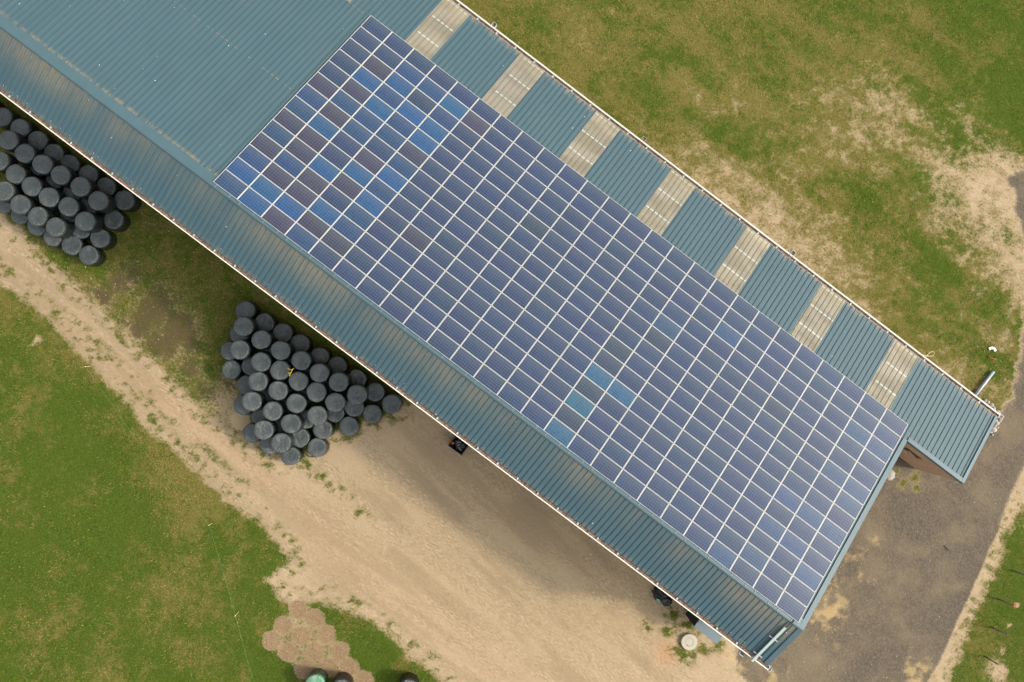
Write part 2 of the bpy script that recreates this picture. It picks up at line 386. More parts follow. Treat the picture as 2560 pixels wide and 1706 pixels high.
def ground_material():
    t = NT('ground_mix')
    P = t.coord('Object')
    fine = t.noise(P, 26, 3, .7); mid = t.noise(P, 5.5, 5, .62); big = t.noise(P, .45, 4, .55); vfine = t.noise(P, 75, 2, .6)
    bl = t.noise(t.coord('Object', (1.0, 3.2, 1), (0, 0, .5)), 13, 4, .7)
    # sand
    sand = t.mix(t.ramp(big, .3, .7), (.43, .337, .212), (.52, .418, .272))
    sand = t.mix(t.ramp(mid, .42, .72), sand, (.38, .295, .185))
    sand = t.mix(t.math('MULTIPLY', t.ramp(fine, .5, .8), .45), sand, (.60, .50, .35))
    sand = t.mix(t.math('MULTIPLY', t.ramp(vfine, .3, .62), .4), (.30, .225, .14), sand)
    sand = t.mix(t.math('MULTIPLY', t.attr('yard_shade'), .3), sand, (.37, .28, .135))  # olive tone painted where the yard lies in shade
    stk = t.noise(t.coord('Object', (.12, 1.0, 1)), 3.2, 5, .65)
    sand = t.mix(t.math('MULTIPLY', t.ramp(stk, .5, .75), .40), sand, (.29, .215, .125))
    grit = t.noise(P, 11, 4, .75, .8)
    sand = t.mix(t.math('MULTIPLY', t.ramp(grit, .52, .68), .36), sand, (.28, .21, .125))
    sand = t.mix(t.math('MULTIPLY', t.ramp(grit, .42, .3), .35), sand, (.60, .48, .31))
    # tread marks: short slanted dashes, the slant changing from one wheel path to the next
    q1 = t.noise(t.coord('Object', (3.2, 13, 1), (0, 0, .75)), 1.0, 3, .6, .5)
    q2 = t.noise(t.coord('Object', (3.2, 13, 1), (0, 0, -.75)), 1.0, 3, .6, .5)
    side = t.ramp(t.noise(t.coord('Object', (.05, 1.0, 1)), 3.0, 2), .47, .53)
    q = t.math('ADD', t.math('MULTIPLY', q1, side), t.math('MULTIPLY', q2, t.math('SUBTRACT', 1.0, side)))
    path = t.ramp(t.noise(t.coord('Object', (.16, .75, 1)), 1.0, 4, .65), .42, .62)
    path = t.math('MAXIMUM', t.math('MULTIPLY', path, .8), t.math('MULTIPLY', t.attr('rut'), .7))
    tread = t.math('MULTIPLY', t.ramp(q, .50, .60), path)
    sand = t.mix(t.math('MULTIPLY', tread, .62), sand, (.22, .165, .095))
    sand = t.mix(t.math('MULTIPLY', t.math('MULTIPLY', t.ramp(q, .46, .38), path), .4), sand, (.62, .50, .33))
    sand = t.mix(t.math('MULTIPLY', t.math('MULTIPLY', path, path), .28), sand, (.30, .225, .14))
    sand = t.mix(t.math('MULTIPLY', t.attr('mud'), .9), sand, t.mix(grit, (.33, .25, .155), (.19, .142, .085)))
    pale = t.mix(fine, (.33, .255, .155), (.43, .335, .205))
    sand = t.mix(t.attr('pale'), sand, pale)
    brk = t.math('MULTIPLY', t.attr('brick'), t.ramp(fine, .42, .6))
    sand = t.mix(brk, sand, (.46, .20, .10))
    sand = t.mix(t.math('MULTIPLY', t.math('MULTIPLY', t.attr('rut'), t.ramp(big, .3, .6)), .35), sand, (.30, .225, .135))
    # gravel
    grv = t.mix(t.ramp(mid, .3, .7), (.074, .061, .047), (.112, .093, .070))
    grv = t.mix(t.math('MULTIPLY', t.ramp(vfine, .55, .75), .55), grv, (.24, .20, .145))
    grv = t.mix(t.math('MULTIPLY', t.ramp(bl, .55, .75), .4), grv, (.062, .050, .036))
    grv = t.mix(t.math('MULTIPLY', t.ramp(grit, .5, .66), .5), grv, (.21, .175, .125))
    grv = t.mix(t.math('MULTIPLY', t.ramp(grit, .45, .32), .5), grv, (.055, .046, .036))
    grv = t.mix(t.math('MULTIPLY', t.ramp(big, .45, .75), .6), grv, (.165, .132, .088))
    grv = t.mix(t.math('MULTIPLY', t.attr('dustv'), .6), grv, t.mix(grit, (.125, .100, .066), (.22, .175, .115)))
    dk = t.ramp(t.math('ADD', t.attr('dark'), t.math('ADD', t.math('MULTIPLY', t.math('SUBTRACT', mid, .5), .8), t.math('MULTIPLY', t.math('SUBTRACT', grit, .5), .7))), .22, .78)
    col = t.mix(dk, sand, grv)
    st = t.ramp(t.math('ADD', t.attr('straw'), t.math('MULTIPLY', t.math('SUBTRACT', t.math('ADD', t.math('MULTIPLY', bl, .5), t.math('MULTIPLY', fine, .5)), .66), 2.2)), .1, .75)
    col = t.mix(t.math('MULTIPLY', st, .62), col, t.mix(fine, (.33, .225, .085), (.52, .40, .20)))
    clod = t.noise(P, 10, 5, .78, .4)
    thatch = t.math('MULTIPLY', t.ramp(t.math('ADD', t.attr('grass'), t.math('MULTIPLY', t.math('SUBTRACT', mid, .5), .4)), .04, .5), .78)
    col = t.mix(thatch, col, t.mix(clod, (.15, .115, .050), (.29, .228, .118)))
    # brown soil
    sl_ = t.mix(mid, (.062, .045, .024), (.125, .092, .050))
    sm = t.ramp(t.math('ADD', t.attr('soil'), t.math('ADD', t.math('MULTIPLY', t.math('SUBTRACT', mid, .5), .9), t.math('MULTIPLY', t.math('SUBTRACT', clod, .5), 1.2))), .25, .6)
    col = t.mix(sm, col, sl_)
    # dead grass pressed under bales
    cl = t.mix(t.ramp(t.noise(P, 18, 5, .75), .35, .65), (.125, .083, .046), (.29, .205, .12))
    cl = t.mix(t.math('MULTIPLY', t.ramp(bl, .58, .7), .6), cl, (.33, .235, .08))
    col = t.mix(t.attr('clean'), col, cl)
    # grass
    pat = t.noise(P, 1.7, 6, .68, .6)
    lush = t.math('ADD', t.attr('lush'), t.math('ADD', t.math('MULTIPLY', t.math('SUBTRACT', mid, .5), .8), t.math('MULTIPLY', t.math('SUBTRACT', pat, .52), 2.2)))
    gr = t.mix(t.ramp(lush, .1, .85), (.235, .186, .058), (.066, .122, .012))
    gr = t.mix(t.math('MULTIPLY', t.ramp(bl, .35, .7), .6), gr, t.mix(t.ramp(fine, .4, .65), (.050, .075, .006), (.25, .20, .055)))
    gr = t.mix(t.math('MULTIPLY', t.ramp(clod, .50, .36), .7), gr, (.020, .034, .003))
    gr = t.mix(t.math('MULTIPLY', t.ramp(clod, .54, .68), t.math('SUBTRACT', .62, t.math('MULTIPLY', t.ramp(lush, .1, .8), .45))), gr, (.24, .20, .06))
    gr = t.mix(t.math('MULTIPLY', t.ramp(vfine, .35, .6), .4), t.mix(.55, gr, (.02, .03, .004)), gr)
    cov = t.math('ADD', t.attr('grass'), t.math('MULTIPLY', t.math('SUBTRACT', mid, .5), .8))
    cov = t.math('ADD', cov, t.math('MULTIPLY', t.math('SUBTRACT', bl, .5), .75))
    dots = t.math('MULTIPLY', t.ramp(t.noise(P, 6.5, 3, .6), .54, .62), t.ramp(t.attr('grass'), .10, .32))
    cov = t.math('MAXIMUM', t.ramp(cov, .33, .66), t.math('MULTIPLY', dots, .85))
    col = t.mix(cov, col, gr)
    bump = t.math('ADD', t.math('MULTIPLY', mid, .5), t.math('ADD', t.math('MULTIPLY', bl, .6), t.math('SUBTRACT', t.math('MULTIPLY', fine, .3), t.math('MULTIPLY', tread, .4))))
    t.bsdf(col, .95, .04, bump=bump, bstr=.8, bdist=.06)
    return t.mat
M_GROUND = ground_material()
ground = link('ground', me, M_GROUND)
tag(ground, kind='structure')

# ------------------------------------------------------------------ barn
PITCH = math.radians(14.2746)
CP, SP = math.cos(PITCH), math.sin(PITCH)
def roof(u, v, h=0.0):
    """point on the long roof slope: v metres down from the ridge line, h above the sheet"""
    return (u, v * CP + (h - .12) * SP, 8.8532 - v * SP + (h - .12) * CP)
Y0, Z0 = roof(0, -.17)[1:]
P2 = math.radians(16.0)
def roof2(u, w, h=0.0):
    """point on the short front slope, w metres down from the ridge"""
    return (u, Y0 - w * math.cos(P2) - h * math.sin(P2), Z0 - w * math.sin(P2) + h * math.cos(P2))
UL, UR, UA = -24.0, 41.98, 46.4          # left end, gable end, annex end
W2 = 2.98

def sheet_material(name, tint=1.0):
    t = NT(name)
    P = t.coord('Object')
    str_ = t.noise(t.coord('Object', (3.0, .16, .16)), 2.2, 5, .6)
    n = t.noise(P, .5, 4); f = t.noise(P, 30, 3, .6)
    c = t.mix(n, (.039 * tint, .082 * tint, .102 * tint), (.049 * tint, .098 * tint, .115 * tint))
    c = t.mix(t.math('MULTIPLY', t.ramp(str_, .45, .75), .28), c, (.085, .105, .10))
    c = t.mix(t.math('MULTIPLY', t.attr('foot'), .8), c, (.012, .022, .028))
    # dirt washed down from under the ridge flashing and along the sheet laps and eaves
    y = t.n('ShaderNodeSeparateXYZ'); t.t.links.new(P, y.inputs[0]); Yc = y.outputs['Y']
    st = t.noise(t.coord('Object', (2.2, .5, .5)), 3.0, 4, .65); lg = t.noise(t.coord('Object', (.22, .02, .02)), 1.0, 3)
    d1 = t.math('MULTIPLY', t.ramp(Yc, -2.3, -.35), t.ramp(Yc, -.12, -.3))
    d1 = t.math('MULTIPLY', d1, t.math('MULTIPLY', t.ramp(st, .0, .85), t.ramp(lg, .3, .62)))
    d2 = t.math('MULTIPLY', t.ramp(Yc, .62, .40), t.ramp(Yc, .32, .38))
    d2 = t.math('MULTIPLY', d2, t.ramp(st, .4, .62))
    d3 = t.math('MULTIPLY', t.ramp(Yc, 17.35, 17.85), t.ramp(st, .42, .65))
    d4 = t.math('MULTIPLY', t.ramp(Yc, -2.7, -3.02), t.math('MULTIPLY', t.ramp(st, .42, .65), .5))
    dirt = t.math('ADD', t.math('ADD', t.math('MULTIPLY', d1, .85), t.math('MULTIPLY', d2, .8)), t.math('ADD', d3, d4), clamp=True)
    c = t.mix(t.math('MULTIPLY', dirt, .85), c, (.21, .165, .095))
    xs = t.math('FLOOR', t.math('DIVIDE', y.outputs['X'], 1.0)); wn = t.n('ShaderNodeTexWhiteNoise', noise_dimensions='2D')
    cx = t.n('ShaderNodeCombineXYZ'); t.put(cx.inputs[0], xs); t.put(cx.inputs[1], t.math('ADD', t.math('GREATER_THAN', Yc, 6.98), t.math('GREATER_THAN', Yc, 13.55))); t.t.links.new(cx.outputs[0], wn.inputs['Vector'])
    c = t.mix(t.math('MULTIPLY', wn.outputs[0], .22), c, (.030, .062, .078))
    sp = t.n('ShaderNodeTexVoronoi'); t.t.links.new(P, sp.inputs['Vector']); sp.inputs['Scale'].default_value = 1.1
    c = t.mix(t.ramp(sp.outputs['Distance'], .034, .018), c, (.75, .8, .8))
    t.bsdf(c, t.math('ADD', .45, t.math('MULTIPLY', f, .2)), .35, bump=f, bstr=.03)
    return t.mat
M_SHEET = sheet_material('blue_grey_steel_sheet')
M_FLASH = simple('blue_grey_flashing', (.050, .092, .108), .36, .45, 0, .14, 1.4)
M_LAPDIRT = simple('tan_lap_dirt', (.19, .165, .11), .9, .2, 0, .4, 9)
M_WHITE = simple('white_gutter_coating', (.56, .545, .48), .35, .5, 0, .06, 3)
M_ZINC = simple('galvanised_steel', (.42, .47, .47), .4, .5, .35, .15, 8)
M_DEBRIS = NT('gutter_debris')
_t = M_DEBRIS; _n = _t.noise(_t.coord('Object', (1.2, 1, 1)), 7, 6, .75)
_t.bsdf(_t.mix(_t.ramp(_n, .3, .68), (.045, .026, .018), (.25, .165, .12)), .9, .2, bump=_n, bstr=.8, bdist=.04); M_DEBRIS = _t.mat

def board_material(name='brown_boards', k=1.0, sat=(1, 1, 1)):
    t = NT(name)
    K = lambda c: tuple(min(.8, x * k * y) for x, y in zip(c, sat))
    P = t.coord('Object')
    xyz = t.n('ShaderNodeSeparateXYZ'); t.t.links.new(P, xyz.inputs[0])
    s = t.math('ADD', xyz.outputs['X'], xyz.outputs['Y'])
    fr = t.math('FRACT', t.math('MULTIPLY', s, 4.6))
    idn = t.n('ShaderNodeTexWhiteNoise', noise_dimensions='1D'); t.put(idn.inputs['W'], t.math('FLOOR', t.math('MULTIPLY', s, 4.6)))
    gap = t.math('SUBTRACT', 1.0, t.ramp(fr, .10, .17))
    gr = t.noise(t.coord('Object', (9, 9, .5)), 2.5, 5, .65)
    c = t.mix(gr, K((.32, .22, .14)), K((.46, .33, .215)))
    c = t.mix(t.math('MULTIPLY', idn.outputs[0], .35), c, K((.27, .18, .12)))
    c = t.mix(t.math('MULTIPLY', gap, .8), c, (.06, .038, .026))
    t.bsdf(c, .8, .25, bump=t.math('SUBTRACT', 1.0, gap), bstr=.6, bdist=.03)
    return t.mat
M_BOARD = board_material()

RIB = [(-.020, 0), (-.012, .001), (.006, .001), (.018, .032), (.046, .032), (.058, .001), (.076, .001), (.084, 0), (.133, 0), (.143, .004), (.158, .004), (.168, 0), (.233, 0), (.243, .004), (.258, .004), (.268, 0)]
def profile(u0, u1):
    pts = []; k = math.floor(u0 / .3333) - 1
    while k * .3333 < u1 + .4:
        for a, h in RIB: pts.append((k * .3333 + a, h))
        k += 1
    ins = [(u, h) for u, h in pts if u0 < u < u1]
    def hh(u):
        for (a, ha), (b, hb) in zip(pts, pts[1:]):
            if a <= u <= b: return ha + (hb - ha) * (u - a) / (b - a + 1e-9)
        return 0
    return [(u0, hh(u0))] + ins + [(u1, hh(u1))]
def sheet(name, mat, u0, u1, v0, v1, parent, lift=0.0, fn=roof, label=None):
    pr = profile(u0, u1); n = len(pr)
    vs = [fn(u, v, h + lift) for v in (v0, v1) for u, h in pr]
    fs = [(i + n, i + 1 + n, i + 1, i) for i in range(n - 1)] if fn is roof else [(i, i + 1, i + 1 + n, i + n) for i in range(n - 1)]
    fs = [f[::-1] for f in fs] if fn is roof else fs[:]
    m = bpy.data.meshes.new(name); m.from_pydata(vs, [], fs); m.update()
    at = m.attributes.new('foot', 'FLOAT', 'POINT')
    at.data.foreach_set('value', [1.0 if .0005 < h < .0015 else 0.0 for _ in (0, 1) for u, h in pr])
    # make sure the faces look up
    if m.polygons[0].normal.z < 0: m.flip_normals()
    o = link(name, m, mat, parent)
    if label: o['label'] = label
    return o

barn = empty('barn', (9, 7, 0))
tag(barn, 'long barn with blue grey ribbed roof, white gutters and a brown board annex', 'barn')
barn_inv = Matrix.Translation((-9, -7, 0))
def bpart(o):
    """parts are modelled in world coordinates: keep them there under the barn"""
    o.parent = barn; o.matrix_parent_inverse = barn_inv
    return o
def sub(o, p):
    o.parent = p
    return o

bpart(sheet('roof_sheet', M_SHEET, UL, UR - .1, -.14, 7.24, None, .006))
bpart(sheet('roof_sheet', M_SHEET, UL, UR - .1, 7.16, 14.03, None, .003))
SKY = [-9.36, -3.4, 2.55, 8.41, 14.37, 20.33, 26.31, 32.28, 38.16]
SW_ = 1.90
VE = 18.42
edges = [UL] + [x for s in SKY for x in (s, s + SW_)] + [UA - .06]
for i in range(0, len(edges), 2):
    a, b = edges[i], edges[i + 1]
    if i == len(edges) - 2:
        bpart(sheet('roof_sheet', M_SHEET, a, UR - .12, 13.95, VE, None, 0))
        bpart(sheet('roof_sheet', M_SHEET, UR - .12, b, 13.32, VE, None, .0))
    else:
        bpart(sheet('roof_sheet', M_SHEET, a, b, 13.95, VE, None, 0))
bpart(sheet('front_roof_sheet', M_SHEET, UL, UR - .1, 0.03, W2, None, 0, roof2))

# dirt lines caught at the sheet laps
for vv in (7.24, 14.03):
    mb = MB(); u = UL
    while u < UR - .4:
        l = rnd.uniform(.12, .3)
        if rnd.random() < .72:
            w = rnd.uniform(.02, .045)
            mb.poly([roof(u + .07, vv - .004, .009), roof(u + .07 + min(l, .25), vv - .004, .009), roof(u + .07 + min(l, .25), vv + w, .0085), roof(u + .07, vv + w, .0085)])
        u += .3333
    bpart(mb.build('lap_dirt', M_LAPDIRT))

def box_on(mb, fn, u0, u1, v0, v1, h0, h1):
    P = [fn(u, v, h) for h in (h0, h1) for u, v in ((u0, v0), (u1, v0), (u1, v1), (u0, v1))]
    mb.raw(P, [(0, 1, 2, 3), (7, 6, 5, 4), (0, 4, 5, 1), (1, 5, 6, 2), (2, 6, 7, 3), (3, 7, 4, 0)])

# skylights: translucent ribbed sheets over the purlins
def skylight_material():
    t = NT('translucent_sheet')
    P = t.coord('Object')
    a = t.noise(t.coord('Object', (2.4, .35, .35)), 1.6, 5, .6); b = t.noise(t.coord('Object', (.3, .9, .9)), 1.3, 3, .5)
    c = t.mix(t.ramp(b, .35, .65), (.255, .225, .16), (.40, .355, .27))
    c = t.mix(t.math('MULTIPLY', t.ramp(a, .4, .7), .5), c, (.30, .29, .17))
    oi = t.n('ShaderNodeObjectInfo')
    c = t.mix(t.math('MULTIPLY', oi.outputs['Random'], .45), c, (.29, .275, .24))
    c = t.mix(t.math('MULTIPLY', t.attr('foot'), .6), c, (.12, .10, .07))
    d = t.n('ShaderNodeBsdfPrincipled'); t.put(d.inputs['Base Color'], c); d.inputs['Roughness'].default_value = .38
    tr = t.n('ShaderNodeBsdfTranslucent'); t.put(tr.inputs[0], (.8, .75, .62, 1))
    tp = t.n('ShaderNodeBsdfTransparent'); t.put(tp.inputs[0], (.88, .86, .76, 1))
    m1 = t.n('ShaderNodeMixShader'); m1.inputs[0].default_value = .25
    t.t.links.new(d.outputs[0], m1.inputs[1]); t.t.links.new(tr.outputs[0], m1.inputs[2])
    m2 = t.n('ShaderNodeMixShader'); m2.inputs[0].default_value = .22
    t.t.links.new(m1.outputs[0], m2.inputs[1]); t.t.links.new(tp.outputs[0], m2.inputs[2])
    t.t.links.new(m2.outputs[0], t.out.inputs[0])
    return t.mat
M_SKYL = skylight_material()
M_PURL = simple('pale_purlin', (.40, .43, .39), .5, .4, 0, .08, 5)
M_WOOD = simple('pale_timber', (.42, .33, .21), .8, .2, 0, .2, 5)
for i, s in enumerate(SKY):
    o = bpart(sheet('skylight', M_SKYL, s, s + SW_, 13.4, VE, None, .001))
    for v, w in ((15.28, .037), (16.76, .037), (18.28, .022)):
        mb = MB(); u = math.ceil((s + .02) / .3333) * .3333 + .07 - .3333 * (math.ceil((s + .02) / .3333) * .3333 + .07 - .3333 > s)
        while u < s + SW_ - .05:
            L = min(.26, s + SW_ - .03 - u)
            box_on(mb, roof, u, u + L, v - w, v + w, .003, .010)
            u += .3333
        mb.build('pale_strip', M_PURL, o)
    mb = MB()
    for k in range(2):
        a = s + .35 + .8 * k + rnd.uniform(-.2, .2)
        mb.tube([roof(a, 13.2, -.35), roof(a + rnd.uniform(.0, .5), VE - .3, -.3)], .035, 6)
    if i == 2:
        mb.tube([roof(s + .1, 14.4, -.3), roof(s + 1.7, 15.9, -.3)], .03, 6); mb.tube([roof(s + 1.6, 14.2, -.3), roof(s + .5, 15.8, -.3)], .03, 6)
    mb.build('brace', M_WOOD, o)

# pale screw caps that show on some of the sheet fixings
mb = MB()
for fn, rows_, p_ in ((roof, (.9, 2.4, 3.9, 5.4, 6.9, 8.4, 9.9, 11.4, 12.9), .018), (roof2, (.35, 1.5), .012), (roof2, (2.72,), .16)):
    for w in rows_:
        k = math.ceil(UL / .3333)
        while k * .3333 < UR - .5:
            if rnd.random() < p_ * (2.0 if k * .3333 < -3 else .7):
                u = k * .3333 + .033; box_on(mb, fn, u - .014, u + .014, w - .014, w + .014, .038, .048)
            k += 1
o = bpart(mb.build('screw_caps', simple('white_screw_cap', (.6, .62, .6), .5, .4))); o['kind'] = 'stuff'
# ridge flashing, verge flashings
mb = MB()
def strip(mb, pts, t=.004):
    """thin bent metal strip through a list of (left, right) point pairs"""
    for (a, b), (c, d) in zip(pts, pts[1:]): mb.poly([a, b, d, c])
mb = MB()
st_ = [(roof2(UL, .07, .048), roof2(UR, .07, .048)), (roof2(UL, 0, .056), roof2(UR, 0, .056)), (roof(UL, -.12, .054), roof(UR, -.12, .054)), (roof(UL, .36, .046), roof(UR, .36, .046)), (roof(UL, .37, .012), roof(UR, .37, .012))]
strip(mb, st_)
mb.poly([roof2(UL, .07, .048), roof2(UR, .07, .048), roof2(UR, .07, .0), roof2(UL, .07, .0)])
o = bpart(mb.build('ridge_flashing', M_FLASH)); o.data.update()
mb = MB()
box_on(mb, roof, UR - .30, UR, -.10, 13.30, .044, .058)
box_on(mb, roof, UR - .012, UR, -.10, 13.30, -.2, .044)
bpart(mb.build('verge_flashing', M_FLASH))
mb = MB()
box_on(mb, roof2, UR - .30, UR, .08, W2, .044, .058)
box_on(mb, roof2, UR - .012, UR, .08, W2, -.2, .044)
bpart(mb.build('verge_flashing', M_FLASH))
mb = MB()
box_on(mb, roof, UA - .20, UA, 13.3, VE + .03, .044, .058)
box_on(mb, roof, UA - .012, UA, 13.3, VE + .03, -.2, .044)
bpart(mb.build('verge_flashing', M_FLASH))
mb = MB()
box_on(mb, roof, UR + .01, UA - .21, 13.27, 13.55, .0425, .054)
box_on(mb, roof, UR + .01, UA - .01, 13.27, 13.282, -.2, .0425)
bpart(mb.build('annex_head_flashing', M_FLASH))
mb = MB()
for k in range(int((UR - UL) / 7)):
    pass
# small dark bolts of the ridge overlap
# gutters
def extrude(mb, prof, u0, u1, close=False, mi=0):
    n = len(prof)
    vs = [(u, y, z) for u in (u0, u1) for y, z in prof]
    fs = [(i, i + 1, i + 1 + n, i + n) for i in range(n - 1)]
    if close: fs.append((n - 1, 0, n, 2 * n - 1))
    mb.raw(vs, fs, mi)
ye, ze = roof(0, VE)[1:]
def gutter(y_in, z_top, sgn, u0, u1, lip, nm_label, joints):
    mb = MB()
    p = [(0, 0), (0, -.15), (.185, -.15), (.187, .0), (.187 + lip, .012), (.187 + lip, -.02), (.20, -.035), (.197, -.165), (-.012, -.165), (-.012, 0)]
    extrude(mb, [(y_in + sgn * a, z_top + b) for a, b in p], u0, u1, True)
    for u in (u0, u1):
        mb.box((u - .012, min(y_in - sgn * .012, y_in + sgn * (.185 + lip)), z_top - .165), (u + .012, max(y_in - sgn * .012, y_in + sgn * (.185 + lip)), z_top + .005))
    g = bpart(mb.build('gutter', M_WHITE)); g['label'] = nm_label
    db = MB(); n = int((u1 - u0) / .16)
    vs, fs = [], []
    for i in range(n + 1):
        u = u0 + .02 + (u1 - u0 - .04) * i / n
        for a in (.006, .06, .12, .182):
            vs.append((u, y_in + sgn * a, z_top - (.055 if sgn < 0 else .10) + rnd.uniform(-.022, .025)))
    for i in range(n):
        for k in range(3):
            q = (i * 4 + k, i * 4 + k + 1, i * 4 + k + 5, i * 4 + k + 4); fs.append(q if sgn > 0 else q[::-1])
    db.raw(vs, fs)
    d_ = db.build('debris', M_DEBRIS, g)
    for u in joints:
        b = MB(); a0, a1 = y_in + sgn * .01, y_in + sgn * .13
        b.box((u - .042, min(a0, a1), z_top + .004), (u + .042, max(a0, a1), z_top + .016))
        b.box((u - .012, (a0 + a1) / 2 - .012, z_top + .016), (u + .012, (a0 + a1) / 2 + .012, z_top + .03), mi=1)
        b.build('gutter_bracket', [M_BRACK, M_DARK], g)
    return g
M_BRACK = simple('grey_bracket', (.42, .46, .45), .5, .4)
M_DARK = simple('dark_fixing', (.02, .022, .025), .5, .4)
g1 = gutter(ye + .012, ze - .005, 1, UL, UA + .06, .085, 'white gutter along the meadow side', [.55 + 1.478 * k for k in range(-16, 31)])
y2, z2 = roof2(0, W2)[1:]
g2 = gutter(y2 - .0, z2 - .005, -1, UL, UR + .17, .05, 'white gutter along the yard side, full of brown litter', [-12.38 + 1.448 * k for k in range(-7, 38)])
# outlet hoppers on the meadow gutter
for u in (-5.8, 6.01, 17.81, 29.68):
    mb = MB(); a = ye + .2; z = ze
    for bx in (((u - .13, a, z - .3), (u - .115, a + .36, z + .02)), ((u + .115, a, z - .3), (u + .13, a + .36, z + .02)), ((u - .115, a + .345, z - .3), (u + .115, a + .36, z + .02)), ((u - .115, a, z - .12), (u + .115, a + .345, z - .1))):
        mb.box(*bx)
    mb.box((u - .05, a + .2, 0), (u + .05, a + .3, z - .3))
    o = mb.build('outlet_hopper', M_ZINC, g1)
    mb = MB(); mb.box((u - .112, a - .2, z - .1), (u + .112, a + .342, z - .06))
    mb.build('litter', M_DEBRIS, o)
# open end pieces of the gutters
mb = MB()
for bx in (((UR + .17, y2 - .26, z2 - .16), (UR + .33, y2 - .245, z2 + .01)), ((UR + .315, y2 - .245, z2 - .16), (UR + .33, y2 + .02, z2 + .01)), ((UR + .18, y2 - .245, z2 - .16), (UR + .315, y2 + .02, z2 - .14))):
    mb.box(*bx)
mb.build('end_box', M_ZINC, g2)
mb = MB()
for bx in (((UA + .07, ye + .29, ze - .15), (UA + .32, ye + .31, ze + .01)), ((UA + .30, ye - .12, ze - .15), (UA + .32, ye + .29, ze + .01))):
    mb.box(*bx)
mb.build('end_box', M_WHITE, g1)

# walls
M_PALEW = board_material('pale_bounce_boards', 1.25, (1, 1.2, 1.45))  # unseen front wall, made pale to bounce light into the yard
def wall(name, pts, n, th=.12, mat=None):
    nv = Vector(n) * th; mb = MB(); k = len(pts)
    a = [Vector(p) for p in pts]; b = [p + nv for p in a]
    mb.raw(a + b, [tuple(range(k)), tuple(range(k, 2 * k))[::-1]] + [(i, (i + 1) % k, k + (i + 1) % k, k + i) for i in range(k)])
    return bpart(mb.build(name, mat or M_BOARD))
def rz(y): return roof(0, (y + .12 * SP) / CP)[2]
YF, YB = -2.82, 17.35
wall('front_wall', [(UL + .2, YF, 0), (UR - .15, YF, 0), (UR - .15, YF, z2 - .05), (UL + .2, YF, z2 - .05)], (0, 1, 0), .12, M_PALEW)
wall('back_wall', [(UL + .2, YB, 0), (UA - .1, YB, 0), (UA - .1, YB, rz(YB) - .06), (UL + .2, YB, rz(YB) - .06)], (0, -1, 0))
zf = Z0 - (Y0 - YF) * math.tan(P2) - .06
for x, s in ((UL + .2, 1), (UR - .15, -1)):
    wall('gable_wall', [(x, YF + .13, 0), (x, YB - .13, 0), (x, YB - .13, rz(YB - .13) - .06), (x, Y0, Z0 - .08), (x, YF + .13, zf - .04)], (s, 0, 0))
ya = roof(0, 13.3)[1] + .03
aw = wall('annex_wall', [(UR - .14, ya, 0), (UA - .1, ya, 0), (UA - .1, ya, rz(ya) - .06), (UR - .14, ya, rz(ya) - .06)], (0, .1, 0), 1)
wall('annex_wall', [(UA - .1, ya + .11, 0), (UA - .1, YB - .13, 0), (UA - .1, YB - .13, rz(YB - .13) - .06), (UA - .1, ya + .11, rz(ya + .11) - .06)], (-.1, 0, 0), 1)
# dark sheet painting the shade of missing boards, loose board leaning over it
mb = MB(); mb.box((43.15, ya - .012, 2.9), (44.35, ya - .003, 3.75)); bpart(mb.build('gap_shade_sheet', M_DARK))
mb = MB(); T = Matrix.Translation((43.9, ya - .02, 3.2)) @ Matrix.Rotation(.5, 4, 'Y')
mb.box((-.5, -.03, -.1), (.6, -.004, .1), T); bpart(mb.build('loose_board', M_BOARD))

